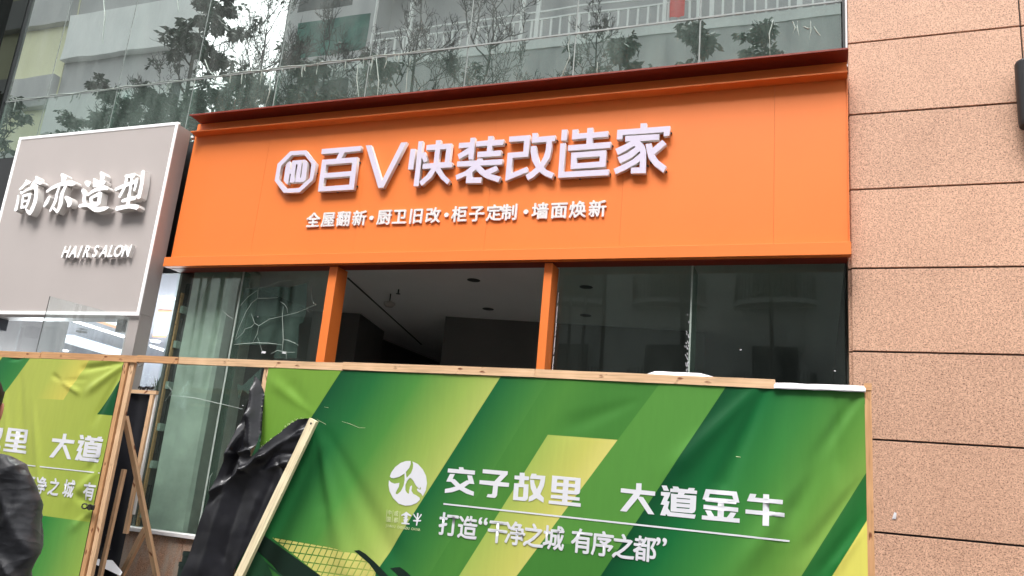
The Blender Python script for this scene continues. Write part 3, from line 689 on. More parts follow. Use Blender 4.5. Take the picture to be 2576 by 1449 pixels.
# loose glass sheet standing in front of the salon sign
G = [c3(695, 58), c3(1560, 290), c3(1800, 352), c3(1690, 900), c3(505, 830)]
gp = [at(*G[0], -.42), at(*G[2], -.42), at(*G[3], -.43), at(*G[4], -.43)]
gs = thing('glass_sheet', (gp[3].x, -.62, 0), 'loose clear glass sheet leaning upright in front of the salon sign', 'glass sheet')
d3 = (gp[3]-gp[0]); base_l = gp[3]+d3*((gp[3].z-.02)/-d3.z); d4 = (gp[2]-gp[1]); base_r = gp[2]+d4*((gp[2].z-.02)/-d4.z)
vv = [base_l, base_r, gp[1], gp[0]]; vv = vv+[q+Vector((0, .008, 0)) for q in vv]
mesh_obj('pane', vv, [(0,1,2,3),(7,6,5,4),(0,4,5,1),(1,5,6,2),(2,6,7,3),(3,7,4,0)], MAT['glass_clear'], gs)
MB().tube([base_l, gp[0]], .0035, 5).build('edge', MAT['steel_dark'], gs)

# ------------------------------------------------------------------ timber hoarding
YB = -1.0
def beam(name, A, B, w, d, mat, parent, up=Vector((0, -1, 0))):
    A = Vector(A); B = Vector(B); X = (B-A); L = X.length; X.normalize()
    Z = (up-X*up.dot(X)).normalized(); Y = Z.cross(X)
    bm = bmesh.new()
    nseg = max(1, int(L/.25)); rr = random.Random(int(L*1e4)+int(A.x*1e3))
    rings = []
    for i in range(nseg+1):
        x = -L/2+L*i/nseg; j = lambda: rr.uniform(-.0012, .0012)
        rings.append([bm.verts.new((x, sy*w/2+j(), sz*d/2+j())) for sy, sz in ((-1,-1),(1,-1),(1,1),(-1,1))])
    for i in range(nseg):
        for k in range(4): bm.faces.new((rings[i][k], rings[i+1][k], rings[i+1][(k+1) % 4], rings[i][(k+1) % 4]))
    bm.faces.new(rings[0]); bm.faces.new(rings[-1][::-1])
    bmesh.ops.recalc_face_normals(bm, faces=bm.faces[:])
    o = bm_obj(name, bm, mat)
    m = Matrix((X, Y, Z)).transposed().to_4x4(); m.translation = (A+B)/2
    o.matrix_world = m
    if parent is not None:
        o.location = m.translation; o.rotation_euler = m.to_euler(); attach(o, parent)
    return o
hf = thing('hoarding_fence', (-3.2, YB, 0), 'rough pine hoarding frame with knotty top rail across the shop front', 'fence')
cuts = [(-40, 104, 'wood_o'), (104, 347, 'wood_o'), (347, 450, 'wood_o'), (450, 863, 'wood'), (863, 1346, 'wood'), (1346, 1950, 'wood')]
topv = lambda u: 881+(u-0)*.0372
ry = random.Random(11)
for i, (a, b, m_) in enumerate(cuts):
    pa = at(a, topv(a), YB-.03); pb = at(b, 881+(b)*.0392 if b > 1500 else topv(b)+.8, YB-.03)
    h = .054; dz = -h/2; dy = [0, .004, -.003, .006, 0, .003][i]
    if i == 2: dz -= .004
    za = 2.284-h/2+ry.uniform(-.003, .003); zb = 2.280-h/2+ry.uniform(-.003, .003)
    if i == 5: zb -= .012
    beam('top_rail', (pa.x+.001, YB-.015+dy, za), (pb.x-.001, YB-.015+dy, zb), h, .035, MAT[m_], hf)
box('steel_angle', (-3.86, YB+.001, 2.195), (-.30, YB+.03, 2.222), MAT['steel_strip'], hf)
xp = at(665.5, 1000, YB).x
beam('fence_post', (xp-.005, YB+.004, 2.226), (xp-.005, YB+.004, 0), .056, .04, MAT['wood'], hf)
xr = at(2179, 1100, YB).x
beam('fence_post', (xr+.012, YB, 2.262), (xr+.012, YB, 0), .035, .05, MAT['wood_o'], hf)
box('post_end', (xr-.006, YB-.03, 2.225), (xr+.032, YB+.03, 2.264), MAT['wood_o'], hf)
p1_ = at(325, 966, YB); p0_ = at(310, 966, YB); pa = p0_+Vector((.018, 0, 0))
beam('fence_post', (p1_.x, YB+.002, 2.226), (p1_.x, YB+.002, 0), .044, .03, MAT['wood'], hf)
beam('door_stile', (p0_.x+.007, YB-.006, 2.226), (p0_.x+.007, YB-.006, 0), .040, .035, MAT['wood_o'], hf)
for x in (-2.6, -1.3):
    beam('fence_post', (x, YB+.055, 2.19), (x, YB+.055, 0), .04, .04, MAT['wood'], hf)
# white plastic wrap on the right end of the rail
def wrap(name, x0, x1, z0, z1, y0, y1, amp, parent, hump=None):
    n, m_ = 40, 10; v = []; f = []
    for i in range(n+1):
        x = x0+(x1-x0)*i/n
        for j in range(m_+1):
            t = j/m_*math.pi; a = noise.noise((x*9, j*.7, 3))*amp
            zz = z0+(z1-z0)*math.sin(t*.5)
            hz = hump(x) if hump else 0
            v.append((x, y0+(y1-y0)*(1-math.cos(t*.5))+a*.6, zz+a+hz*math.sin(t*.5)))
    for i in range(n):
        for j in range(m_): q = i*(m_+1)+j; f.append((q, q+m_+1, q+m_+2, q+1))
    o = mesh_obj(name, v, f, MAT['foam'], parent, True)
    md = o.modifiers.new('s', 'SOLIDIFY'); md.thickness = .006; return o
x0 = at(1950, 960, YB).x
wr_ = thing('plastic_wrap', (0, YB, 2.2), 'crumpled white plastic sheet folded over the right end of the fence rail', 'plastic sheet')
wrap('wrap', x0-.005, xr+.0, 2.212, 2.256, YB-.045, YB+.03, .004, wr_)
MB().tube([(x0+.02+i*.04, YB-.052, 2.238-.001*i) for i in range(12)], .0014, 5).build('red_line', MAT['red_cloth'], wr_)
wr2 = thing('plastic_bundle', (-.9, YB+.08, 2.2), 'smooth white plastic bundle lying behind the top rail near its right end', 'plastic sheet')
xa, xb = at(1570, 943, YB+.1).x, at(1880, 955, YB+.1).x
def hmp(x):
    t = (x-xa)/(xb-xa); return .075*(min(t/.25, 1) if t < .62 else max(0, (1-t)/.38))
wrap('bundle', xa, xb, 2.21, 2.245, YB+.02, YB+.16, .003, wr2, hmp)
# tie wire under the rail joint
tw = thing('tie_wire', (at(347, 900, YB).x, YB-.03, 2.2), 'thin dark tie wire looped under the left rail joint', 'wire')
p = at(352, 900, YB-.035)
MB().tube([(p.x-.02+.008*i, YB-.036, 2.225-.022*math.sin(i/8*math.pi)-.002*i) for i in range(9)], .0018, 5).build('loop', MAT['dark'], tw)

# ---------------- banner cloth relief shared by cloth and print
def fold(x, z, a, b, w, amp):
    ax, az = a; bx, bz = b; dx, dz = bx-ax, bz-az; L2 = dx*dx+dz*dz
    t = ((x-ax)*dx+(z-az)*dz)/L2; tc = max(0, min(1, t)); px_, pz_ = ax+dx*tc, az+dz*tc
    s = ((x-ax)*dz-(z-az)*dx)/math.sqrt(L2); e = math.hypot(x-px_, z-pz_)
    ww = w*(.45+.9*tc); return amp*math.exp(-(e/ww)**2)*math.sin(min(1, tc*1.4+.12)*math.pi*.5)*(1 if tc < .85 else max(0, 1-(tc-.85)/.15*.6))
def uz(u, v, Y=YB): p = at(u, v, Y); return (p.x, p.z)
FR = [(uz(2165, 975), uz(1960, 1330), .045, .020), (uz(2168, 1010), uz(1850, 1449), .05, -.016), (uz(1925, 978), uz(1800, 1260), .05, .022), (uz(1905, 975), uz(1690, 1190), .05, -.014), (uz(1985, 980), uz(1950, 1400), .07, -.012),
      (uz(797, 1075), uz(880, 1449), .06, -.020), (uz(800, 1090), uz(815, 1300), .05, .016), (uz(830, 1090), uz(1010, 1440), .07, .014), (uz(800, 1050), uz(690, 960), .035, -.009), (uz(785, 1048), uz(730, 960), .05, .007),
      (uz(2170, 1200), uz(2020, 1400), .03, .010), (uz(2172, 1330), uz(2090, 1440), .022, -.009), (uz(2172, 1290), uz(2060, 1449), .022, .009), (uz(1600, 1010), uz(1420, 1080), .05, .006), (uz(2100, 980), uz(2110, 1200), .03, .008)]
def rb(x, z):
    y = .006*noise.noise((x*1.1, z*.5, 1))+.0022*noise.noise((x*4.5, z*1.5, 5))
    for a, b, w, am in FR: y += fold(x, z, a, b, w, am)
    return YB-.022-.0*x+y*1.2
FL = [(uz(325, 913), uz(215, 930), .02, .018), (uz(325, 916), uz(230, 985), .03, -.018), (uz(322, 915), uz(245, 1060), .03, .012), (uz(163, 963), uz(208, 990), .016, -.014), (uz(163, 961), uz(140, 945), .014, .010), (uz(166, 958), uz(225, 956), .012, .005),
      (uz(30, 905), uz(60, 900), .018, .014), (uz(60, 950), uz(62, 1200), .05, .012), (uz(90, 1000), uz(110, 1250), .04, -.010), (uz(262, 1140), uz(225, 1190), .03, .012), (uz(262, 1180), uz(180, 1260), .04, -.012), (uz(242, 1275), uz(190, 1240), .03, .012), (uz(240, 1285), uz(190, 1330), .03, -.010), (uz(20, 960), uz(25, 1150), .03, -.008)]
def lb(x, z):
    y = .007*noise.noise((x*1.7, z*.6, 9))+.003*noise.noise((x*6, z*2, 4))
    for a, b, w, am in FL: y += fold(x, z, a, b, w, am)
    return YB-.030+y
def conformer(fn, off):
    def go(me, name, mat, parent):
        bm = bmesh.new(); bm.from_mesh(me); bpy.data.meshes.remove(me)
        bmesh.ops.remove_doubles(bm, verts=bm.verts[:], dist=1e-5)
        for _ in range(4):
            L = [e for e in bm.edges if e.calc_length() > .05]
            if not L: break
            bmesh.ops.subdivide_edges(bm, edges=L, cuts=1)
            bmesh.ops.triangulate(bm, faces=bm.faces[:])
        for v in bm.verts:
            x, z = v.co.x, v.co.y; v.co = (x, fn(x, z)-off-v.co.z, z)
        bmesh.ops.recalc_face_normals(bm, faces=bm.faces[:])
        return bm_obj(name, bm, mat, parent, True)
    return go
def flat(polys):
    c = bpy.data.curves.new('tmp', 'CURVE'); c.dimensions = '2D'; c.fill_mode = 'BOTH'
    for P in polys:
        s = c.splines.new('POLY'); s.points.add(len(P)-1); s.use_cyclic_u = True
        for i, q in enumerate(P): s.points[i].co = (q[0], q[1], 0, 1)
    o = bpy.data.objects.new('tmp', c); me = bpy.data.meshes.new_from_object(o)
    bpy.data.objects.remove(o); bpy.data.curves.remove(c); return me
confR, confL = conformer(rb, .0028), conformer(lb, .0028)
confR2, confR3 = conformer(rb, .0015), conformer(rb, .0021)
def backing(x0, x1, z0, z1, nx, nz, fn, parent):
    cloth('backing', x0, x1, z0, z1, nx, nz, lambda x, z: fn(x, z)+.006, MAT['vinyl'], parent)
def cloth(name, x0, x1, z0, z1, nx, nz, fn, mat, parent, th=0):
    v = [(x0+(x1-x0)*i/nx, 0, z0+(z1-z0)*j/nz) for i in range(nx+1) for j in range(nz+1)]
    v = [(x, fn(x, z), z) for x, _, z in v]
    f = [(i*(nz+1)+j, (i+1)*(nz+1)+j, (i+1)*(nz+1)+j+1, i*(nz+1)+j+1) for i in range(nx) for j in range(nz)]
    return mesh_obj(name, v, f, mat, parent, True)

# ---------------- printed colours of the two banners (flat print, in the plane of the cloth)
class PR:
    def __init__(s, name, rough=.42):
        s.m, s.n, s.p = newmat(name); s.p.inputs['Roughness'].default_value = rough; s.p.inputs['Specular IOR Level'].default_value = .35
        g = N(s.n, 'ShaderNodeTexCoord'); sp_ = N(s.n, 'ShaderNodeSeparateXYZ'); s.n.links.new(g.outputs['Object'], sp_.inputs[0])
        s.x, s.z = sp_.outputs[0], sp_.outputs[2]
    def dist(s, a, b):                 # metres to the right of the line a -> b (a above b)
        ax, az = uz(*a); bx, bz = uz(*b); dx, dz = bx-ax, bz-az; L = math.hypot(dx, dz)
        nx_, nz_ = -dz/L, dx/L          # right-hand side when heading downwards
        if nx_ < 0 or (abs(nx_) < .2 and nz_ < 0): nx_, nz_ = -nx_, -nz_
        c = -(ax*nx_+az*nz_)
        return math_(s.n, 'ADD', math_(s.n, 'MULTIPLY_ADD', s.x, nx_, c), math_(s.n, 'MULTIPLY', s.z, nz_))
    def pos(s, d): return math_(s.n, 'MULTIPLY', d, 400.0, clamp=True)
    def neg(s, d): return math_(s.n, 'SUBTRACT', 1.0, s.pos(d))
    def mul(s, *a):
        r_ = a[0]
        for q in a[1:]: r_ = math_(s.n, 'MULTIPLY', r_, q)
        return r_
    def grad(s, d, w, stops): return ramp(s.n, math_(s.n, 'DIVIDE', d, w, clamp=True), stops)
    def done(s, c, wave=.05):
        w = ramp(s.n, noise_(s.n, 5, 4, .6, stretch=(6, 1, .8)), [(.3, (1-wave, 1-wave, 1-wave, 1)), (.7, (1+wave, 1+wave, 1+wave, 1))])
        c = mix(s.n, 1, c, w, 'MULTIPLY'); s.n.links.new(c, s.p.inputs['Base Color']); bump(s.n, s.p, noise_(s.n, 300, 2), .08, .001); return s.m
K = .80
R_ = PR('banner print right')
A = R_.dist((862, 935), (801, 1029)); B = R_.dist((1251, 966), (959, 1423)); C1 = R_.dist((1380, 1095), (1157, 1449)); C2 = R_.dist((1555, 1108), (1301, 1449))
T = R_.dist((1380, 1095), (1555, 1108)); D = R_.dist((1825, 976), (1598, 1319)); E_ = R_.dist((2172, 1199), (2015, 1449)); F_ = R_.dist((2174, 1318), (2092, 1449))
H1 = R_.dist((1356, 1359), (1571, 1383)); S3 = R_.dist((1375, 966), (1080, 1449))
zt = math_(R_.n, 'MULTIPLY', math_(R_.n, 'SUBTRACT', 2.24, R_.z), .6, clamp=True)
c = mix(R_.n, zt, s2l(128, 172, 66, K), s2l(98, 160, 50, K))
c = mix(R_.n, R_.pos(A), c, R_.grad(A, 1.25, [(0, s2l(12, 84, 48, K)), (.22, s2l(38, 116, 58, K)), (.45, s2l(84, 150, 66, K)), (.72, s2l(160, 190, 90, K)), (1, s2l(214, 216, 120, K))]))
c = mix(R_.n, R_.pos(B), c, R_.grad(B, .62, [(0, s2l(22, 104, 56, K)), (.35, s2l(64, 132, 60, K)), (.7, s2l(96, 156, 66, K)), (1, s2l(78, 140, 58, K))]))
c = mix(R_.n, R_.mul(R_.pos(S3), .5), c, s2l(66, 132, 54, K))
c = mix(R_.n, R_.mul(R_.pos(C1), R_.neg(C2), R_.neg(T)), c, R_.grad(C1, .42, [(0, s2l(176, 198, 96, K)), (.6, s2l(212, 212, 108, K)), (1, s2l(236, 224, 130, K))]))
c = mix(R_.n, R_.mul(R_.pos(C2), R_.neg(H1)), c, s2l(92, 154, 66, K))
c = mix(R_.n, R_.pos(D), c, R_.grad(D, 1.0, [(0, s2l(4, 78, 42, K)), (.22, s2l(20, 112, 56, K)), (.45, s2l(62, 138, 62, K)), (.75, s2l(104, 160, 66, K)), (1, s2l(150, 184, 84, K))]))
c = mix(R_.n, R_.pos(E_), c, R_.grad(E_, .22, [(0, s2l(40, 108, 48, K)), (1, s2l(30, 132, 56, K))]))
c = mix(R_.n, R_.pos(F_), c, s2l(238, 230, 110, K))
MAT['banner_r'] = R_.done(c, .03)
L_ = PR('banner print left')
d = lambda a, b: L_.dist(c5(*a), c5(*b))
a0 = d((45, 35), (0, 100)); a1 = d((220, 45), (0, 345)); y0 = d((427, 320), (380, 392)); yt = d((100, 301), (427, 320)); yb = d((100, 369), (380, 392))
t0 = d((780, 205), (637, 413)); t1 = d((637, 413), (745, 422)); g1 = d((225, 1052), (590, 1103)); y2 = d((215, 250), (130, 372)); q1 = d((330, 1065), (160, 1449))
c = mix(L_.n, 0.0, s2l(164, 186, 76, K), s2l(164, 186, 76, K))
c = mix(L_.n, math_(L_.n, 'MULTIPLY', math_(L_.n, 'ADD', t0, .55), .6, clamp=True), s2l(188, 200, 92, K), s2l(150, 176, 62, K))
c = mix(L_.n, L_.neg(a1), c, L_.grad(math_(L_.n, 'ADD', a1, .45), .45, [(0, s2l(16, 90, 50, K)), (.6, s2l(34, 120, 60, K)), (1, s2l(60, 140, 66, K))]))
c = mix(L_.n, L_.neg(a0), c, s2l(200, 200, 90, K))
c = mix(L_.n, L_.mul(L_.neg(yt), L_.pos(yb), L_.neg(y0), math_(L_.n, 'MULTIPLY_ADD', y0, 3.4, .95, clamp=True)), c, s2l(226, 214, 100, K))
c = mix(L_.n, L_.mul(L_.pos(t0), L_.pos(t1)), c, s2l(10, 88, 46, K))
c = mix(L_.n, L_.neg(g1), c, L_.grad(math_(L_.n, 'ADD', q1, .35), .9, [(0, s2l(26, 116, 54, K)), (.35, s2l(44, 136, 60, K)), (.6, s2l(96, 160, 74, K)), (1, s2l(158, 188, 84, K))]))
MAT['banner_l'] = L_.done(c, .035)

# ---------------- right banner
XB0, XB1 = at(674, 1000, YB).x-.02, xr-.004
bn = thing('hoarding_banner', (-1.8, YB-.02, 0), 'wide green vinyl banner with white slogan stretched over the fence frame', 'banner')
cloth('cloth', XB0, XB1, .04, 2.225, 230, 120, rb, MAT['banner_r'], bn)
backing(XB0, XB1, .04, 2.225, 230, 120, rb, bn)
def prt(f, polys, name='character', mat='print_white', conf=None):
    P = [[uz(*f(*q)) for q in pl] for pl in polys]
    return P, (conf or confR)(flat(P), name, MAT[mat], bn)
CH = {}
CH['交'], _ = prt(cE, [[(318,88),(395,92),(405,130),(603,152),(598,222),(122,180),(130,112),(325,128)], [(165,205),(248,210),(208,295),(245,298),(338,388),(455,320),(485,322),(465,230),(550,238),(590,385),(500,378),(412,440),(500,485),(583,518),(577,590),(450,550),(330,482),(200,525),(72,538),(78,470),(180,450),(262,425),(183,345),(98,338)]])
CH['子'], _ = prt(cE, [[(738,125),(1175,162),(1170,218),(1040,348),(1198,365),(1192,435),(1002,420),(985,580),(965,612),(940,627),(800,610),(825,558),(885,562),(902,550),(918,412),(675,382),(682,315),(938,335),(1045,225),(732,195)]])
CH['故'], _ = prt(cE, [[(1382,185),(1470,190),(1468,245),(1548,255),(1540,320),(1465,315),(1460,385),(1537,392),(1525,630),(1505,665),(1475,680),(1262,660),(1285,368),(1372,372),(1375,310),(1290,298),(1293,235),(1380,240)], [(1365,435),(1450,442),(1440,595),(1430,610),(1350,607)],
  [(1590,200),(1675,207),(1672,230),(1830,243),(1825,320),(1805,420),(1740,560),(1803,625),(1798,710),(1670,630),(1610,670),(1535,690),(1542,610),(1618,560),(1575,460),(1560,308),(1635,312),(1640,370),(1680,475),(1720,400),(1745,305),(1562,290),(1565,262)]])
CH['里'], _ = prt(cE, [[(1950,235),(2448,282),(2435,520),(2420,555),(2375,568),(2222,555),(2220,595),(2430,620),(2425,675),(2215,655),(2215,695),(2448,722),(2445,782),(1885,725),(1890,668),(2120,690),(2122,648),(1923,628),(1928,570),(2130,585),(2132,545),(1930,525)],
  [(2038,302),(2148,312),(2143,368),(2030,358)], [(2240,320),(2352,330),(2348,387),(2235,378)], [(2028,418),(2138,428),(2133,483),(2022,473)], [(2232,437),(2345,447),(2340,490),(2330,502),(2228,493)]])
CH['大'], _ = prt(cF, [[(318,82),(393,86),(390,180),(585,200),(580,260),(375,240),(355,270),(415,280),(572,522),(485,515),(338,295),(182,483),(90,472),(280,232),(100,212),(103,153),(313,175)]])
CH['道'], _ = prt(cF, [[(672,115),(745,118),(778,192),(703,186)], [(665,203),(800,212),(785,260),(750,335),(785,340),(760,432),(800,488),(1153,525),(1135,580),(760,542),(735,512),(728,540),(652,530),(690,430),(708,388),(658,380),(710,262),(663,255)],
  [(828,127),(905,133),(922,160),(1040,172),(1055,147),(1140,153),(1128,183),(1170,190),(1166,237),(1000,225),(985,245),(1160,260),(1152,450),(1135,490),(1100,505),(800,478),(805,228),(900,237),(908,215),(793,205),(797,158),(838,160)], [(884,286),(1073,302),(1072,313),(883,300)], [(884,350),(1070,366),(1070,378),(883,363)], [(884,415),(1070,430),(1060,444),(883,430)]])
prt(cF, [[(1292,165),(1725,202),(1765,357),(1722,353),(1718,378),(1547,363),(1547,408),(1748,428),(1745,488),(1545,470),(1543,558),(1588,562),(1640,492),(1720,500),(1675,572),(1768,580),(1765,640),(1235,590),(1238,533),(1320,540),(1282,462),(1362,468),(1410,545),(1455,548),(1458,463),(1258,443),(1260,383),(1457,400),(1460,355),(1285,335),(1285,315),(1245,308)], [(1345,230),(1662,258),(1680,312),(1330,282)]])
prt(cF, [[(1912,230),(2002,237),(1985,285),(2095,296),(2098,235),(2182,242),(2182,303),(2375,320),(2372,380),(2182,363),(2182,478),(2398,502),(2397,560),(2182,540),(2180,683),(2090,677),(2092,530),(1848,507),(1850,450),(2092,472),(2093,355),(1868,333)]])
P = [[uz(*cE(50, 715)), uz(*cF(2468, 882)), uz(*cF(2466, 908)), uz(*cE(50, 742))]]
CH['line'] = P; confR(flat(P), 'rule_line', MAT['print_pale' if 0 else 'print_white'], bn)
prt(cG, [[(185,435),(215,360),(280,270),(380,195),(470,163),(555,162),(557,215),(530,285),(470,358),(475,420),(483,460),(560,380),(595,290),(600,220),(583,170),(680,215),(770,310),(830,430),(845,560),(825,680),(770,790),(740,740),(680,700),(665,670),(672,650),(715,672),(740,665),(735,630),(722,625),(725,650),(700,655),(650,600),(600,510),(560,467),(530,470),(490,520),(460,590),(462,680),(490,730),(525,745),(530,680),(545,620),(570,595),(580,615),(568,690),(600,745),(660,775),(715,815),(720,850),(660,910),(560,950),(460,958),(340,920),(240,820),(180,700),(163,590),(170,502),(210,545),(270,565),(355,550),(345,620),(290,720),(290,745),(320,753),(380,700),(430,600),(448,500),(447,385),(350,445),(260,470),(210,465)]], name='emblem')
def bglyph(ch, f, x, y, size, off=.03, wide=1, mat='print_white', name='character', tilt=0, b=None, cf=None, Y=YB):
    p = at(*f(x, y), Y); glyph(ch, p.x, p.z, size, 0, 0, MAT[mat], b or bn, off=off, wide=wide, name=name, conform=cf or confR, tilt=tilt)
r10, r11 = reg(1, 2), reg(2, 2)
for ch, f, x, y in (('打', r10, 1462, 1062), ('造', r10, 1606, 1085), ('干', r10, 1832, 1115), ('净', r11, 32, 1130), ('之', r11, 172, 1147), ('城', r11, 322, 1163), ('有', r11, 535, 1188), ('序', r11, 692, 1208), ('之', r11, 848, 1230), ('都', r11, 1010, 1246)):
    bglyph(ch, f, x, y, .150, .022, .95)
for f, q in ((cE, 0), (r11, 1)):
    pass
bglyph('“', r10, 1720, 1078, .17, .016, 1.0); bglyph('”', r11, 1133, 1237, .17, .016, 1.0)
for ch, x, y in (('中', 180, 1080), ('国', 165, 1200), ('成', 298, 1095), ('都', 290, 1215)):
    bglyph(ch, cG, x, y, .036, .010, .9, 'print_pale')
for x in ((132, 1025, 108, 1240), (240, 1040, 218, 1252), (362, 1058, 340, 1268)):
    confR(flat([[uz(*cG(x[0], x[1])), uz(*cG(x[0]+6, x[1])), uz(*cG(x[2]+6, x[3])), uz(*cG(x[2], x[3]))]]), 'thin_rule', MAT['print_pale'], bn)
prt(cG, [[(385,1120),(440,1090),(478,1062),(520,1095),(568,1130),(560,1150),(500,1125),(495,1140),(500,1150),(498,1168),(488,1168),(487,1185),(510,1188),(512,1205),(495,1208),(498,1225),(480,1255),(500,1262),(535,1270),(532,1292),(390,1280),(388,1258),(440,1255),(425,1215),(428,1200),(445,1200),(448,1180),(425,1178),(427,1160),(450,1155),(450,1140),(425,1130),(392,1142)]], name='character')
prt(cG, [[(595,1095),(620,1110),(650,1160),(662,1165),(668,1090),(690,1085),(695,1100),(688,1165),(700,1165),(735,1105),(755,1105),(745,1135),(705,1185),(690,1210),(740,1212),(738,1235),(684,1240),(668,1310),(650,1312),(655,1240),(598,1232),(598,1210),(655,1208),(645,1180),(615,1145)]], name='character')
for i, ch in enumerate('JINNIU CHENGDU CHINA'):
    if ch != ' ':
        t = i/19; bglyph(ch, cG, 108+t*600, 1308+t*74, .0235, .006, .85, 'print_pale', 'letter', cf=confR)
# leaves and yellow cells printed at the lower left
def clip(poly, a, b):
    out = []; n = len(poly)
    side = lambda p: (b[0]-a[0])*(p[1]-a[1])-(b[1]-a[1])*(p[0]-a[0])
    for i in range(n):
        p, q = poly[i], poly[(i+1) % n]; sp_, sq = side(p), side(q)
        if sp_ >= 0: out.append(p)
        if sp_*sq < 0: t = sp_/(sp_-sq); out.append((p[0]+(q[0]-p[0])*t, p[1]+(q[1]-p[1])*t))
    return out
area = [(258,240),(1220,405),(1520,478),(1680,620),(1790,745),(1760,900),(1700,1300),(1630,1300),(1000,802)]
cells = []
for rw in range(-1, 9):
    for cl in range(-4, 26):
        ox = 262+cl*88-rw*52; oy = 190+cl*11.5+rw*108
        q = [(ox+8, oy+6), (ox+80, oy+14), (ox+34, oy+108), (ox-38, oy+96)]
        q = [(a_, b_) for a_, b_ in q]
        for i in range(len(area)):
            q = clip(q, area[i], area[(i+1) % len(area)])
            if len(q) < 3: break
        if len(q) >= 3 and q and max(p[1] for p in q)-min(p[1] for p in q) > 6: cells.append(q)
me_p = [[uz(*cI(*q)) for q in pl] for pl in cells]
tag(confR2(flat(me_p), 'yellow_cells', MAT['print_yellow'], bn), kind='stuff')
for nm, mt, pl, cf_ in (('dark_leaf', 'print_dark', [(150,192),(500,440),(1000,802),(1150,930),(1700,1400),(900,1400),(300,640),(40,405)], confR3), ('green_leaf', 'print_mid', [(40,410),(180,560),(280,740),(310,830),(700,1400),(-300,1400),(-160,600)], confR2),
    ('green_leaf', 'print_mid', [(120,520),(260,640),(460,805),(900,1200),(880,1220),(430,815),(240,660)], confR),
    ('dark_leaf', 'print_dark', [(1480,432),(1550,424),(1640,480),(1760,590),(1870,700),(1965,805),(2300,1300),(2150,1300),(1870,830),(1780,745),(1690,620),(1590,530)], confR3), ('dark_leaf', 'print_dark', [(1985,690),(2060,674),(2125,672),(2190,710),(2260,770),(2330,850),(2600,1300),(2400,1300),(2130,830),(2060,750)], confR3)):
    cf_(flat([[uz(*cI(*q)) for q in pl]]), nm, MAT[mt], bn)
# scuffs
sc_ = MB()
for pts in ([(1460,905),(1560,935),(1680,985),(1755,985)], [(1140,880),(1210,915),(1255,940)], [(1235,720),(1290,732)]):
    P3 = [Vector((uz(*cM(*q))[0], 0, uz(*cM(*q))[1])) for q in pts]
    for q in P3: q.y = rb(q.x, q.z)-.001
    sc_.tube(P3, .0007, 4)
P3 = [uz(*r11(*q)) for q in ((1690,547),(1725,553))]; sc_.tube([(x, rb(x, z)-.001, z) for x, z in P3], .0018, 4)
sc_.build('scuff', MAT['print_pale'], bn)

# ---------------- black torn flap folded over, still nailed to its batten
YT = YB-.10
fl = thing('torn_flap', (-4.0, YT, 0), 'crumpled black backing of the banner torn loose and hanging from a tilted batten', 'tarpaulin')
out_ = [(1255,-8),(1262,2),(1285,45),(1292,120),(1296,200),(1290,270),(1284,340),(1275,400),(1258,480),(1222,560),(1212,583),(1240,578),(1268,545),(1300,505),(1350,462),(1400,425),(1452,378),(1500,340),(1545,312),(1600,306),(1645,304),(1650,322),(1560,500),(1450,715),(1330,950),(1210,1190),(1095,1420),(1000,1610),(640,1610),(700,1449),(735,1360),(790,1200),(845,1040),(905,880),(935,790),(990,660),(1025,575),(1035,540),(1075,440),(1125,310),(1165,220),(1200,150),(1225,90)]
def flap_y(px_, py_):
    def g(a, b, w, am):
        dx, dy = b[0]-a[0], b[1]-a[1]; L = math.hypot(dx, dy); t = ((px_-a[0])*dx+(py_-a[1])*dy)/L/L; s = ((px_-a[0])*dy-(py_-a[1])*dx)/L
        e = max(0, -t, t-1)*L; sa = abs(s)
        return am*1.15*math.exp(-1.9*(sa*sa+6)**.5/w)*math.exp(-(e/45)**2)
    y = 0
    for a, b, w, am in (((1262,10),(1215,480),22,-.05), ((1295,100),(1262,460),16,.05), ((1240,120),(1190,470),26,-.055), ((1205,170),(1130,330),24,.05), ((1215,300),(1050,560),34,-.06), ((1180,330),(1040,720),30,.05), ((1225,540),(1100,560),26,-.055), ((1095,570),(1170,690),30,.06), ((1170,680),(1290,600),30,-.06), ((1290,600),(1560,400),28,-.055),
                        ((1300,640),(1600,330),26,.04), ((1130,620),(1170,680),30,-.08), ((1170,690),(940,830),32,-.05), ((1060,740),(930,900),26,.035), ((1075,600),(1020,750),22,.05), ((1380,660),(1440,640),18,-.04), ((1430,660),(1450,710),16,.04), ((1550,440),(1600,420),12,-.03), ((1250,900),(1100,1400),60,-.03), ((1000,900),(850,1400),70,-.035), ((1350,780),(1190,1150),36,.025), ((1420,560),(1520,560),18,.03), ((1160,800),(1010,1300),40,.03)):
        y += g(a, b, w*1.25, am)*(1.0 if a[1] < 700 else .5)
    y += .02*noise.noise((px_*.006, py_*.004, 2))+.003*noise.noise((px_*.02, py_*.012, 7))
    return y
from mathutils.geometry import intersect_point_line
def inside(p, poly):
    c_ = False; n = len(poly)
    for i in range(n):
        a, b = poly[i], poly[(i+1) % n]
        if (a[1] > p[1]) != (b[1] > p[1]) and p[0] < (b[0]-a[0])*(p[1]-a[1])/(b[1]-a[1])+a[0]: c_ = not c_
    return c_
edge = []
for i in range(len(out_)):
    a, b = out_[i], out_[(i+1) % len(out_)]; L = math.hypot(b[0]-a[0], b[1]-a[1]); k = max(1, int(L/12))
    rag = .0 if not (3 <= i <= 19) else 3.0
    for j in range(k):
        t = j/k; edge.append((a[0]+(b[0]-a[0])*t+ry.uniform(-rag, rag), a[1]+(b[1]-a[1])*t+ry.uniform(-rag, rag)))
pts = [Vector(e) for e in edge]; ne = len(pts)
yy = -8
while yy < 1610:
    xx = 640+(6 if int(yy/11) % 2 else 0)
    while xx < 1650:
        if inside((xx, yy), out_):
            pts.append(Vector((xx, yy)))
        xx += 12
    yy += 11
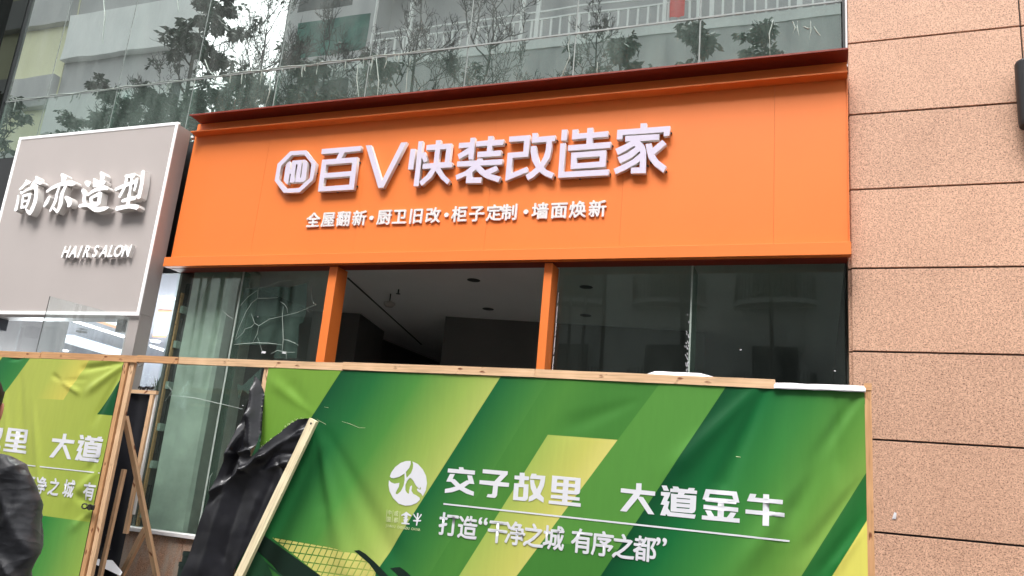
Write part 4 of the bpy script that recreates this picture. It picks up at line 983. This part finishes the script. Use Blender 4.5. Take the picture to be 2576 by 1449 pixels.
res = delaunay_2d_cdt(pts, [(i, (i+1) % ne) for i in range(ne)], [list(range(ne))], 1, 1e-4)
v3 = []
for q in res[0]:
    u, v = cJ(q.x, q.y)
    t = max(0, min(1, (q.y-0)/450)); Y = YT+.075*(1-t)-.03*max(0, min(1, (q.y-900)/700))
    w_ = at(u, v, Y); w_.y += flap_y(q.x, q.y)*.8; v3.append(w_)
mesh_obj('backing_sheet', v3, [tuple(f) for f in res[2]], MAT['vinyl'], fl, True)
fq = [(1213,583),(1240,578),(1268,545),(1275,500),(1280,400),(1262,470),(1235,535)]
P3 = [at(*cJ(*q), YT-.012) for q in fq]; tri = tessellate_polygon([P3]); mesh_obj('green_edge', P3, [tuple(t) for t in tri], MAT['print_mid'], fl)
A_ = at(*cJ(1668, 318), YT-.045); B_ = at(*cJ(1128, 1449), YT-.075); dd = (B_-A_).normalized(); B2 = A_+dd*((A_.z-.02)/-dd.z)
beam('batten', A_, B2, .062, .03, MAT['wood_w'], fl)
MB().tube([A_+dd*.03+Vector((0, -.017, 0)), A_+dd*.03+Vector((0, -.012, 0))], .008, 8).build('nail', MAT['steel_dark'], fl)
# ragged threads at the tear
th = MB()
for k in range(60):
    i = ry.randrange(4, 19); a, b = out_[i], out_[i+1]; t = ry.random(); q = (a[0]+(b[0]-a[0])*t, a[1]+(b[1]-a[1])*t)
    p = at(*cJ(*q), YB-.05); th.tube([p, p+Vector((ry.uniform(-.012, .012), -.005, ry.uniform(-.012, .012)))], .0016, 4)
tag(th.build('frayed_threads', MAT['print_pale'], fl), kind='stuff')

# ---------------- left banner leaf
bl = thing('door_banner', (-6, YB-.02, 0), 'lime green printed banner on the gate leaf left of the double post', 'banner')
XL1 = p0_.x-.014
cloth('cloth', -6.95, XL1, .04, 2.228, 120, 130, lb, MAT['banner_l'], bl)
backing(-6.95, XL1, .04, 2.228, 120, 130, lb, bl)
def affine(src, dst):
    Ms = Matrix(((src[0][0], src[1][0], src[2][0]), (src[0][1], src[1][1], src[2][1]), (1, 1, 1)))
    Md = Matrix(((dst[0][0], dst[1][0], dst[2][0]), (dst[0][1], dst[1][1], dst[2][1]), (1, 1, 1)))
    return Md @ Ms.inverted()
AF = affine([uz(*cF(103, 153)), uz(*cF(585, 200)), uz(*cF(90, 472))], [uz(*cH(937, 283)), uz(*cH(1312, 320)), uz(*cH(880, 600))])
def af(q): w = AF @ Vector((q[0], q[1], 1)); return (w.x, w.y)
AF2 = affine([uz(*cE(1950, 235)), uz(*cE(2448, 282)), uz(*cE(1885, 725))], [uz(*cH(200, 108)), uz(*cH(525, 145)), uz(*cH(113, 500))])
def af2(q): w = AF2 @ Vector((q[0], q[1], 1)); return (w.x, w.y)
AF3 = affine([uz(*cF(828, 127)), uz(*cF(1170, 190)), uz(*cF(652, 530))], [uz(*cH(1520, 240)), uz(*cH(1788, 300)), uz(*cH(1312, 645))])
def af3(q): w = AF3 @ Vector((q[0], q[1], 1)); return (w.x, w.y)
for ch, fn in (('大', af), ('里', af2), ('道', af3), ('故', af2), ('子', af2), ('交', af2)):
    pl_ = [[fn(q) for q in p] for p in CH[ch]]
    if min(q[0] for p in pl_ for q in p) < -6.93: continue
    confL(flat(pl_), 'character', MAT['print_white'], bl)
l0 = uz(*cH(-150, 655)); l1 = uz(*cH(1722, 857)); l2 = uz(*cH(1722, 875)); l3 = uz(*cH(-150, 673))
confL(flat([[l0, (XL1-.002, l1[1]), (XL1-.002, l2[1]), l3]]), 'rule_line', MAT['print_white'], bl)
for ch, x, y in (('干', 560, 1055), ('净', 755, 1080), ('之', 968, 1105), ('城', 1215, 1132), ('有', 1560, 1178)):
    bglyph(ch, cH, x, y, .142, .024, .86, b=bl, cf=confL)
p = at(*cH(1545, 1420), YB-.06)
lt = thing('gate_latch', (p.x, YB-.06, p.z), 'rusty dark steel hasp latch on the left gate stile', 'latch')
hz = p.z-.005; hx = p.x
tk = MB().tube([(hx-.06+.028*math.cos(a*.628), YB-.075, hz+.018*math.sin(a*.628)) for a in range(1, 11)], .006, 6); tk.build('hook', MAT['steel_dark'], lt)
box('hasp_plate', (hx-.035, YB-.074, hz-.022), (hx+.035, YB-.062, hz+.016), MAT['steel_dark'], lt, .003)
MB().tube([(hx+.01, YB-.09, hz-.025), (hx+.01, YB-.09, hz+.02)], .009, 8).build('pin', MAT['steel_dark'], lt)

# ---------------- loose timber and the black panel behind the gap
def seg(f, a, b, Ya, Yb_, ground=True):
    A_ = at(*f(*a), Ya); B_ = at(*f(*b), Yb_)
    if ground:
        d_ = (B_-A_).normalized(); B_ = A_+d_*((A_.z-.02)/-d_.z)
    return A_, B_
for a, b, Ya, Yb_, w, mt, lab, gr in (((945, 245), (1180, 1440), -.93, -.42, .046, 'wood', 'long pine brace slanting down to the right across the gap', True),
        ((1098, 1095), (915, 1449), -.50, -.36, .050, 'wood', 'short pine brace crossing below the long slanting brace', True),
        ((938, 645), (800, 1260), -.82, -.80, .030, 'wood', 'thin pine stick standing upright beside the double gate post', True)):
    A_, B_ = seg(cL, a, b, Ya, Yb_, gr)
    tm = thing('timber_brace', B_, lab, 'timber', 'loose pine sticks in the gap')
    beam('stick', A_, B_, w, .03, MAT[mt], tm)
bp = thing('tarp_screen', (-5.4, -.45, 0), 'black plastic sheet on a pine frame standing between the gate post and the window', 'panel')
YP = -.45
q0, q1_, q2, q3 = at(*cL(905, 75), YP), at(*cL(1165, 80), YP), at(*cL(955, 1060), YP), at(*cL(760, 1060), YP)
zt_ = q1_.z; xl = -6.0; xr_ = (q1_.x+q2.x)/2
def bpy_(x, z): return YP+.018*noise.noise((x*5, z*1.4, 0))+.012*math.sin(x*26+z*2)*.5
cloth('plastic_sheet', xl, xr_, .05, zt_, 40, 60, bpy_, MAT['vinyl'], bp)
beam('frame_rail', (xl, YP-.02, zt_+.015), (xr_+.06, YP-.02, zt_+.015), .03, .03, MAT['wood'], bp)
beam('frame_stile', (xr_+.018, YP-.02, zt_-.005), (xr_+.018, YP-.02, .86), .036, .03, MAT['wood'], bp)
cr = MB()
for k in range(14): cr.tube([(xr_-.16+.012*k+ry.uniform(-.01,.01), YP-.02, zt_+.03+ry.uniform(0, .02)), (xr_-.14+.012*k, YP-.03, zt_+.045+ry.uniform(0, .02))], .008, 5)
cr.build('rolled_edge', MAT['vinyl'], bp)
wb = thing('white_batten', (xr_+.05, YP+.02, .9), 'slim white batten standing against the right edge of the black panel', 'batten')
A_, B_ = at(*cL(1188, 85), YP), at(*cL(1015, 985), YP)
beam('batten', (xr_+.052, YP-.01, A_.z), (xr_+.052, YP-.01, B_.z), .016, .02, MAT['white_batten'], wb)
# white board offcut, black bag, pots low in the gap
P3 = [at(*cL(*q), -.72) for q in ((755,1300),(835,1318),(920,1420),(905,1447),(722,1362),(720,1345))]
ws = thing('white_board', P3[3], 'bent white board offcut lying low in the gap beside the gate post', 'board')
zm = min(q.z for q in P3); P3 = [CAM+(q-CAM)*(1+.10*(q.z-zm)/.2) for q in P3]; vv = list(P3)
tri = tessellate_polygon([P3]); n_ = len(vv)
mesh_obj('board', vv+[q+Vector((0, .006, 0)) for q in vv], [tuple(t) for t in tri]+[tuple(i+n_ for i in t[::-1]) for t in tri]+[(i, (i+1) % n_, (i+1) % n_+n_, i+n_) for i in range(n_)], MAT['paper'], ws)
P3 = [at(*cL(*q), -.68) for q in ((790,1245),(830,1310),(770,1290))]; mesh_obj('offcut_edge', P3, [(0, 1, 2)], MAT['plant'], ws)
pb_ = at(*cL(745, 1449), -.7)
bg_ = thing('black_bag', (pb_.x, -.7, 0), 'crumpled black plastic bag heaped at the foot of the gate post', 'bag')
bm = bmesh.new(); bmesh.ops.create_icosphere(bm, subdivisions=4, radius=1)
for v in bm.verts:
    c0 = v.co.copy(); k = 1+.28*noise.noise(c0*2.3)+.13*noise.noise(c0*6); v.co = Vector((pb_.x+.0+c0.x*.20*k, -.55+c0.y*.14*k, max(.01, .20+c0.z*.26*k)))
bm_obj('bag', bm, MAT['vinyl'], bg_, True)
cdl = MB().tube([at(*cL(805, 1140), -.75), at(*cL(775, 1260), -.75), at(*cL(755, 1380), -.75), at(*cL(745, 1470), -.75)], .009, 6)
tag(cdl.build('black_cable', MAT['vinyl']), 'black cable hanging down beside the white board offcut', 'cable')
cd2 = MB().tube([at(*cL(835, 1130), -.7), at(*cL(828, 1180), -.7), at(*cL(832, 1250), -.7)], .006, 6)
tag(cd2.build('black_strap', MAT['vinyl']), 'short black strap on the brown granite beside the thin stick', 'strap')
for k, (q, lab) in enumerate((((1418, 1265), 'dark green plant pot behind the left edge of the black flap, upper'), ((1388, 1345), 'dark green plant pot behind the left edge of the black flap, lower'))):
    p = at(*cL(*q), -.55-.05*k)
    pt = thing('plant_pot', (p.x, p.y, 0), lab, 'pot', 'plant pots by the wall')
    MB().tube([(p.x, p.y, 0), (p.x, p.y, p.z-.03)], [.028, .034], 16).build('pot', MAT['pot'], pt)
    MB().tube([(p.x, p.y, p.z-.03), (p.x, p.y, p.z)], [.038, .038], 16, False).build('rim', MAT['pot'], pt)

# ------------------------------------------------------------------ wall lamp on the granite
p1 = at(2557, 166, -.11); 
wl = thing('wall_lamp', (1.45, 0, 4.5), 'black cylinder wall lamp fixed on the pink granite at the right edge', 'lamp')
lx, lz1, lz0 = at(2556, 240, -.09).x+.075, at(2560, 160, -.09).z, at(2570, 320, -.09).z
MB().tube([(lx, -.10, lz0), (lx, -.10, lz0+.03), (lx, -.10, lz1-.015), (lx, -.10, lz1)], [.070, .075, .075, .068], 32).build('lamp_body', MAT['black_matt'], wl, False)
box('bracket', (lx-.03, -.03, (lz0+lz1)/2-.06), (lx+.03, .0, (lz0+lz1)/2+.06), MAT['black_matt'], wl)
p = at(*reg(3, 2)(950, 995), -.004)
mesh_obj('paper_scrap', [p+Vector((-.012, -.001, -.022)), p+Vector((.012, -.004, -.018)), p+Vector((.016, -.01, .02)), p+Vector((.002, -.006, .024))], [(0,1,2,3)], MAT['foam'], None)
tag(bpy.data.objects['paper_scrap'], 'tiny white paper scrap stuck on the granite right of the banner', 'paper')

# ------------------------------------------------------------------ building across the street, seen in the glass
YO = -24.9
ob = thing('corridor_building', (-8, YO, 0), 'grey corridor building with white railings reflected in the upper glass', 'building')
box('wall', (-26.6, YO-9, 0), (16, YO-1.5, 34), MAT['concrete'], ob)
box('end_wall', (-26.6, YO-1.5, 0), (-21.1, YO, 34), MAT['concrete'], ob)
floors = [21.75, 27.2, 30.4]
box('wall', (-21.09, YO-1.49, 0), (16, YO-.06, 21.27), MAT['concrete'], ob)
for z in floors:
    box('slab', (-21.09, YO-1.49, z-.48), (16, YO, z), MAT['concrete_light'], ob)
rz = 21.75
firstb = None
for x_ in [(-20.6+.455*i) for i in range(80)]:
    if firstb is None: firstb = box('baluster', (x_-.045, YO-.09, rz+.002), (x_+.045, YO-.02, rz+1.02), MAT['white_paint'], ob)
    else:
        o = firstb.copy(); COL.objects.link(o); o.location.x = x_
for z in floors:
    box('handrail', (-21.0, YO-.10, z+1.021), (16, YO-.01, z+1.10), MAT['white_paint'], ob)
    box('handrail', (-21.0, YO-.10, z+1.43), (16, YO-.01, z+1.51), MAT['white_paint'], ob)
for u_, v_ in ((938, 60), (1027, 70), (1313, 60), (1350, 60), (1672, 40), (1757, 30), (1789, 30), (2010, 20)):
    x_ = at(u_, v_, 25).x; box('corridor_post', (x_-.09, YO-.12, 21.752), (x_+.09, YO-.005, 34), MAT['white_paint'], ob)
for x_ in range(-19, 14, 5):
    for z in (1.2, 4.2, 14.5): box('window', (x_, YO-.062, z), (x_+1.8, YO-.03, z+1.7), MAT['win_dark'], ob)
for z0, z1, x0_, x1_, mt in ((22.35, 24.45, -25.7, -21.3, 'win_green'), (25.1, 27.6, -25.9, -22.5, 'win_dark'), (18.8, 20.8, -25.7, -22.0, 'win_dark'), (12.6, 14.6, -25.7, -22.0, 'win_dark'), (6.5, 8.5, -25.7, -22.0, 'win_dark')):
    box('window', (x0_, YO-.01, z0), (x1_, YO+.01, z1), MAT[mt], ob)
box('ledge', (-26.6, YO+.001, 21.27), (-21.1, YO+.06, 21.75), MAT['concrete_light'], ob)
for z in (5.5, 9.2, 12.4):                       # curved balconies low down
    for xc in (-9.5, -5.5, -1.5):
        v = [(xc+1.5*math.cos(t), YO+.9*math.sin(t), zz) for zz in (z-.18, z) for t in [math.pi*i/12 for i in range(13)]]
        f = [(i, i+1, i+14, i+13) for i in range(12)]+[tuple(range(13, 26)), tuple(range(12, -1, -1))]
        mesh_obj('balcony', v, f, MAT['concrete'], ob)
        mb = MB()
        for i in range(1, 24):
            t = math.pi*i/24; mb.tube([(xc+1.45*math.cos(t), YO+.86*math.sin(t), z), (xc+1.45*math.cos(t), YO+.86*math.sin(t), z+1.0)], .025, 4)
        mb.build('balcony_bars', MAT['dark'], ob)
        box('window', (xc-.8, YO+.0, z+.1), (xc+.8, YO+.02, z+2.0), MAT['win_dark'], ob)
rc = thing('red_garment', (-5.9, YO+.08, 22.8), 'red garment hung on the corridor railing reflected in the glass', 'clothing')
v = [(x_*.7-5.95, YO+.10+.04*math.sin(x_*9+z*3), 21.95+z) for z in [0, .4, .8, 1.2, 1.55] for x_ in [.0, .15, .3, .45, .6, .75, .9]]
f = [(j*7+i, j*7+i+1, j*7+i+8, j*7+i+7) for j in range(4) for i in range(6)]
mesh_obj('cloth', v, f, MAT['red_cloth'], rc, True)
oa = thing('banded_tower', (-40, YO, 0), 'pale tower with darker recessed bands reflected at the left of the glass', 'building')
v = [(-43.05, YO-.5), (-32.6, YO-.5), (-41.5, YO-9), (-43.05, YO-9)]
mesh_obj('wall', [(a, b, z) for z in (0, 40) for a, b in v], CF, MAT['concrete'], oa)
box('side_wing', (-60, YO-8, 0), (-43.06, YO-.45, 40), MAT['plaster_yellow'], oa)
for z0, z1 in ((24.33, 27.35), (30, 33), (19.4, 21.9), (14, 16.6), (8.8, 11.4), (35.5, 38)):
    box('parapet', (-43.0, YO-.499, z0), (-32.6, YO, z1), MAT['concrete_light'], oa)
    box('parapet', (-60, YO-.449, z0-3), (-43.1, YO, z0-.9), MAT['concrete'], oa)
for z in (5, 8, 11, 14, 17, 20): box('window', (-33.6, YO-.501, z), (-32.9, YO+.01, z+1.9), MAT['win_dark'], oa)

# ------------------------------------------------------------------ street trees (reflected)
def tree(name, label, x, y, H, seed, leaves, group, C=1.8, depth=6, r0=.12, lsz=.16, spread=.62, twig=.9):
    C *= 1.3 if leaves < 100 else 1.25; leaves = int(leaves*1.0)
    rt = random.Random(seed)
    t = thing(name, (x, y, 0), label, 'tree', group)
    tk, br = MB(), MB(); tips = []
    hb = max(2.5, H-C*1.9); top = Vector((x+rt.uniform(-.2, .2), y, H-C*.9))
    r0 *= .62; tk.tube([(x, y, -.05), (x+.08, y+.05, hb*.5), (x-.05, y, hb), top], [r0, r0*.8, r0*.6, r0*.35], 10)
    def grow(p, d, L, rad, k):
        if k == 0: tips.append((p, d)); return
        q = p; dd_ = d.copy(); pts_ = [p]; ns = 3
        for i in range(ns):
            dd_ = (dd_+Vector((rt.gauss(0, .16), rt.gauss(0, .16), .10+rt.gauss(0, .1)))).normalized(); q = q+dd_*L/ns; pts_.append(q)
            if k <= 4 and rt.random() < twig:
                e = (dd_+Vector((rt.gauss(0, .8), rt.gauss(0, .8), rt.gauss(.2, .4)))).normalized(); l2 = L*rt.uniform(.3, .6)
                e2 = (e+Vector((0, 0, .35))).normalized()
                br.tube([q, q+e*l2*.5, q+e*l2*.5+e2*l2*.5], [max(.006, rad*.5), .006, .004], 3, False); tips.append((q+e*l2, e))
        br.tube(pts_, [rad, rad*.86, rad*.74, rad*.64], 5 if k > 3 else 4, False)
        for i in range(2 if rt.random() < .6 else 3):
            e = (dd_+Vector((rt.gauss(0, spread), rt.gauss(0, spread), rt.gauss(.15, .3)))).normalized()
            grow(q, e, L*rt.uniform(.66, .9), max(.006, rad*rt.uniform(.55, .72)), k-1)
    L0 = C/3.0
    for i in range(6):
        a = i*2.4+rt.uniform(-.5, .5); f_ = i/6
        p = Vector((x, y, 0)).lerp(Vector((top.x, top.y, 0)), f_); p.z = hb+(top.z-hb)*f_
        grow(p, Vector((math.cos(a)*.8, math.sin(a)*.8, .65)).normalized(), L0*(1.05-.25*f_), r0*.33, depth-1)
    grow(top, Vector((0, 0, 1)), L0*.9, r0*.33, depth)
    tk.build('trunk', MAT['bark'], t, True); tag(br.build('branches', MAT['bark'], t), kind='stuff')
    if leaves:
        v, f = [], []
        hubs = [tips[rt.randrange(len(tips))] for _ in range(max(6, leaves//7))]
        for _ in range(leaves):
            p, d = hubs[rt.randrange(len(hubs))]; p = p+Vector((rt.gauss(0, .07), rt.gauss(0, .07), rt.gauss(0, .06)))
            for m_ in range(4):
                a = rt.uniform(0, 6.28); dr_ = Vector((math.cos(a), math.sin(a), rt.uniform(-1.5, .2))).normalized()
                sd_ = dr_.cross(Vector((rt.gauss(0, 1), rt.gauss(0, 1), rt.gauss(0, 1)))).normalized()*lsz*.22
                L = lsz*rt.uniform(.7, 1.2); i = len(v)
                v += [p, p+dr_*L*.5+sd_, p+dr_*L, p+dr_*L*.5-sd_]; f.append((i, i+1, i+2, i+3))
        tag(mesh_obj('crown', v, f, MAT['leaf'], t), kind='stuff')
    return t
YT0 = -9.9
BG, LG = 'bare trees along the street', 'leafy trees along the street'
def vx(u, v, D=10): return at(u, v, D+.05).x     # the glass mirrors the street about y = .05
tree('bare_tree', 'bare tree reflected left of the white corridor post', vx(1060, 120), YT0, 13.8, 1, 0, BG, 1.5, 6)
tree('bare_tree', 'bare tree reflected behind the balusters above the sign middle', vx(1215, 80), YT0-.3, 14.4, 2, 0, BG, 1.7, 6)
tree('bare_tree', 'slender bare tree reflected right of the glass joint above the big characters', vx(1510, 120), YT0, 12.9, 4, 12, BG, .9, 5, .07)
tree('bare_tree', 'sparse bare tree reflected in the middle of the bright gap', vx(700, 60), YT0+.3, 14.2, 9, 0, BG, 1.7, 6)
tree('bare_tree', 'dark bare tree reflected in front of the green netting window', vx(820, 120), YT0-.2, 13.8, 12, 60, BG, 1.7, 6)
tree('bare_tree', 'small bare tree reflected low above the middle characters', vx(1330, 150), YT0+.2, 11.6, 14, 0, BG, .9, 5, .06)
tree('bare_tree', 'thin bare tree reflected beside the tall leafy tree', vx(410, 200), YT0+.1, 12.6, 15, 30, BG, 1.3, 6, .08)
for k, (u_, v_, H_, C_, lb_) in enumerate(((590, 170, 12.6, 1.4, 'tangled bare tree reflected at the left foot of the bright gap'), (700, 190, 12.3, 1.4, 'tangled bare tree reflected at the right foot of the bright gap'), (900, 190, 12.2, 1.3, 'low tangled bare tree reflected below the green netting window'),
        (1130, 190, 12.0, 1.2, 'low tangled bare tree reflected at the corridor end'), (640, 40, 15.3, 1.5, 'tall thin bare tree reflected high in the bright gap'), (1450, 150, 11.9, 1.0, 'low tangled bare tree reflected above the third big character from the end'))):
    tree('bare_tree', lb_, vx(u_, v_), YT0-.3-.1*k, H_, 40+k, 90, BG, C_, 6, .07)
tree('leafy_tree', 'leafy treetop reflected above the salon sign corner', vx(330, 250), YT0+.5, 11.8, 51, 420, LG, 1.0, 5, .08, .22)
tree('leafy_tree', 'leafy treetop reflected where the salon sign meets the cornice', vx(540, 240), YT0+.4, 11.6, 52, 420, LG, 1.0, 5, .08, .22)
tree('leafy_tree', 'tall leafy tree reflected dark between the two towers', vx(500, 60), YT0-.2, 15.0, 21, 620, LG, 1.6, 5, .16, .24)
tree('leafy_tree', 'leafy tree whose crown shows low in the far left reflection', vx(20, 290), YT0, 12.0, 22, 380, LG, 1.0, 5, .10, .22)
tree('leafy_tree', 'round leafy treetop reflected just above the salon sign', vx(200, 310), YT0+.2, 11.0, 23, 300, LG, .8, 5, .08, .18)
tree('leafy_tree', 'dense leafy treetop reflected above the left half of the cornice', vx(650, 240), YT0+.5, 11.5, 25, 650, LG, 1.2, 5, .12, .22)
tree('leafy_tree', 'leafy treetop reflected right of the tall leafy tree', vx(430, 260), YT0+.3, 11.4, 31, 520, LG, 1.1, 5, .12, .24)
tree('leafy_tree', 'leafy treetop reflected beside the green netting window', vx(830, 220), YT0+.6, 11.4, 26, 650, LG, 1.2, 5, .12, .20)
tree('leafy_tree', 'leafy treetop reflected under the bare trees at the corridor end', vx(1020, 210), YT0+.6, 11.2, 32, 480, LG, 1.1, 5, .10, .2)
tree('leafy_tree', 'low leafy tree reflected above the last big character', vx(1735, 150), YT0, 11.5, 27, 560, LG, 1.1, 5, .1, .24)
tree('leafy_tree', 'leafy tree reflected at the right end of the cornice', vx(1940, 120), YT0+.3, 11.3, 28, 260, LG, .8, 5, .08, .2)
tree('leafy_tree', 'small leafy tree reflected above the middle characters', vx(1570, 170), YT0+.6, 11.1, 29, 300, LG, .8, 5, .08, .2)

# ------------------------------------------------------------------ person at the lower left, seen from behind
HC = at(-2, 1050, -4.09); HC = Vector((-2.608, -4.106, 1.605))
fdir = math.radians(45)
pr = thing('person', (HC.x, HC.y, 0), 'person in a wrinkled dark charcoal jacket standing in front of the left banner, back turned', 'person')
def PL(x, y, z):                     # x = his right, y = his front
    c_, s_ = math.cos(fdir), math.sin(fdir)
    return Vector((HC.x+x*c_-y*s_, HC.y+x*s_+y*c_, z))
def skin(name, joints, bones, mat, parent, sub=2, disp=None):
    me = bpy.data.meshes.new(name); me.from_pydata([PL(*j[0]) for j in joints], bones, []); me.update()
    o = bpy.data.objects.new(name, me); COL.objects.link(o)
    md = o.modifiers.new('Skin', 'SKIN'); md.use_smooth_shade = True
    for i, j in enumerate(joints):
        sv = me.skin_vertices[0].data[i]; sv.radius = j[1]; sv.use_root = (i == 0)
    ms = o.modifiers.new('Sub', 'SUBSURF'); ms.levels = sub; ms.render_levels = sub
    dg = bpy.context.evaluated_depsgraph_get(); dg.update()
    m2 = bpy.data.meshes.new_from_object(o.evaluated_get(dg)); m2.name = name
    bpy.data.objects.remove(o)
    if disp:
        m2.update()
        nr = [v.normal.copy() for v in m2.vertices]
        for v, n_ in zip(m2.vertices, nr): v.co += n_*disp(v.co, n_)
    m2.materials.clear(); m2.materials.append(mat)
    m2.polygons.foreach_set('use_smooth', [True]*len(m2.polygons))
    o = bpy.data.objects.new(name, m2); COL.objects.link(o); return attach(o, parent)
J_ = [((0,0,.95),(.14,.11)), ((0,0,1.12),(.135,.10)), ((0,.0,1.30),(.16,.11)), ((0,-.005,1.42),(.10,.08)), ((0,.005,1.49),(.056,.058)), ((0,.015,1.55),(.062,.075)), ((0,.02,1.61),(.074,.092)), ((0,.015,1.67),(.068,.085)), ((0,.01,1.705),(.04,.05))]
Bn = [(i, i+1) for i in range(8)]
def add(j, parent_i):
    J_.append(j); Bn.append((parent_i, len(J_)-1)); return len(J_)-1
for s in (1, -1):
    a = add(((.10*s,0,1.40),(.06,.06)), 3); a = add(((.185*s,0,1.375),(.055,.055)), a); a = add(((.215*s,-.02,1.22),(.045,.048)), a); a = add(((.225*s,-.03,1.08),(.040,.042)), a)
    a = add(((.19*s,.08,.99),(.036,.036)), a); a = add(((.12*s,.20,.96),(.026,.03)), a); wr = add(((.08*s,.25,.955),(.030,.022)), a)
    for k in range(4):
        f_ = add(((.065*s,.275,.985-.022*k),(.010,.010)), wr); f_ = add(((.03*s,.30,.985-.022*k),(.009,.009)), f_); add(((.0*s+.005*s,.295,.975-.02*k),(.008,.008)), f_)
    f_ = add(((.075*s,.24,.99),(.011,.011)), wr); add(((.045*s,.262,1.005),(.009,.009)), f_)
    a = add(((.09*s,0,.90),(.085,.09)), 0); a = add(((.10*s,.01,.50),(.058,.062)), a); a = add(((.105*s,-.01,.28),(.052,.056)), a); a = add(((.11*s,-.02,.09),(.036,.042)), a); add(((.12*s,.12,.04),(.036,.026)), a)
skin('body', J_, Bn, MAT['skin'], pr, 2)
def jfold(co, n_):
    p = Vector(co)-Vector((HC.x, HC.y, 0)); c_, s_ = math.cos(fdir), math.sin(fdir)
    x = p.x*c_+p.y*s_; y = -p.x*s_+p.y*c_; z = p.z
    w = 0
    ax = abs(x)
    q1 = (z*.70+ax*.75-y*.35)*44+2.2*noise.noise((x*5, y*5, z*4)); q2 = (z*.9-ax*.5)*21+2.0*noise.noise((x*4+9, y*4, z*3))
    am_ = .35+.65*abs(noise.noise((x*6+3, y*6, z*5)))*2
    w += .016*(1-abs(math.sin(q1)))**1.6*am_-.005+.012*(1-abs(math.sin(q2)))**2*am_
    if ax > .13:
        ph = (z*1.0+ax*.9-y*.5)*52; w += .0030*math.sin(ph*.6+3*noise.noise((x*8, y*8, z*5)))*min(1, (1.46-z)*5)
    w += .003*math.sin((z*.8-ax*.9)*26+2*noise.noise((x*5, y*5, z*4)))*(1 if ax <= .19 else .3)
    w += .0035*noise.noise((x*11, y*11, z*8))
    return w
JJ = [((0,0,.90),(.175,.135)), ((0,0,1.10),(.165,.13)), ((0,-.005,1.30),(.19,.135)), ((0,-.005,1.42),(.12,.10)), ((0,0,1.475),(.078,.078))]
JB = [(0,1),(1,2),(2,3),(3,4)]
for s in (1, -1):
    k = len(JJ)
    JJ += [((.12*s,0,1.405),(.080,.082)), ((.19*s,0,1.365),(.078,.080)), ((.222*s,-.02,1.23),(.068,.076)), ((.228*s,-.03,1.09),(.062,.070)), ((.19*s,.07,1.0),(.058,.060)), ((.135*s,.17,.965),(.048,.046))]
    JB += [(3, k), (k, k+1), (k+1, k+2), (k+2, k+3), (k+3, k+4), (k+4, k+5)]
m_, n_, p_ = newmat('charcoal jacket cloth')
n_.links.new(ramp(n_, noise_(n_, 30, 5, .7), [(.3, (.013, .014, .017, 1)), (.7, (.032, .033, .039, 1))]), p_.inputs['Base Color'])
p_.inputs['Roughness'].default_value = .48; p_.inputs['Sheen Weight'].default_value = .1
hgt = math_(n_, 'ADD', math_(n_, 'MULTIPLY', math_(n_, 'ABSOLUTE', math_(n_, 'SUBTRACT', noise_(n_, 7, 2, .4, stretch=(1, 1, 2.4)), .5)), -1.6), math_(n_, 'MULTIPLY', noise_(n_, 80, 2, .5), .03))
bump(n_, p_, hgt, .55, .022); MAT['jacket'] = m_
skin('jacket', JJ, JB, MAT['jacket'], pr, 4, jfold)
TJ = [((0,0,.96),(.155,.125))]; TB = []
for s in (1, -1):
    k = len(TJ); TJ += [((.09*s,0,.86),(.10,.105)), ((.10*s,.01,.50),(.075,.08)), ((.105*s,-.01,.26),(.07,.072)), ((.11*s,-.01,.10),(.066,.07))]
    TB += [(0, k), (k, k+1), (k+1, k+2), (k+2, k+3)]
skin('trousers', TJ, TB, MAT['trousers'], pr, 3)
for s in (1, -1): skin('shoe', [((.11*s,-.05,.055),(.045,.05)), ((.115*s,.05,.045),(.048,.042)), ((.12*s,.16,.035),(.042,.032))], [(0,1),(1,2)], MAT['shoe'], pr, 2)
bm = bmesh.new(); bmesh.ops.create_uvsphere(bm, u_segments=28, v_segments=18, radius=1)
for v in bm.verts:
    c0 = v.co.copy(); k = 1+.03*noise.noise(c0*9)
    lo = -.15 if c0.y < .1 else .35
    z = max(c0.z, lo-.75*max(0, -c0.y))
    v.co = PL(c0.x*.086*k, .004+c0.y*.106*k, 1.635+z*.100*k)
bm_obj('hair', bm, MAT['hair'], pr, True)
for s in (1, -1):
    bm = bmesh.new(); bmesh.ops.create_uvsphere(bm, u_segments=16, v_segments=12, radius=1)
    for v in bm.verts:
        c0 = v.co.copy(); rr = math.hypot(c0.y, c0.z); cup = .010*math.exp(-(rr/.5)**2) if c0.x*s > 0 else 0
        v.co = PL(s*(.080+.010*c0.x*s-cup)+s*.012*(-c0.y*.5+.5), .008+c0.y*.020+.004*c0.z, 1.598+c0.z*.034)
    bm_obj('ear', bm, MAT['skin'], pr, True)
for s in (1, -1):
    bm = bmesh.new(); bmesh.ops.create_uvsphere(bm, u_segments=12, v_segments=8, radius=.012, matrix=Matrix.Translation(PL(.032*s, .098, 1.612))); ey = bm_obj('eye', bm, MAT['white_paint'], pr, True)
    bm = bmesh.new(); bmesh.ops.create_uvsphere(bm, u_segments=10, v_segments=6, radius=.006, matrix=Matrix.Translation(PL(.032*s, .1075, 1.612))); ir = bm_obj('iris', bm, MAT['hair'], None, True); ir.parent = ey
skin('nose', [((0,.10,1.615),(.008,.008)), ((0,.118,1.588),(.012,.010)), ((0,.105,1.575),(.012,.008))], [(0,1),(1,2)], MAT['skin'], pr, 2)
box('mouth', PL(-.0, .098, 1.548)-Vector((.018, .018, .004)), PL(0, .098, 1.548)+Vector((.018, .018, .004)), MAT['red_cloth'], pr, .003)
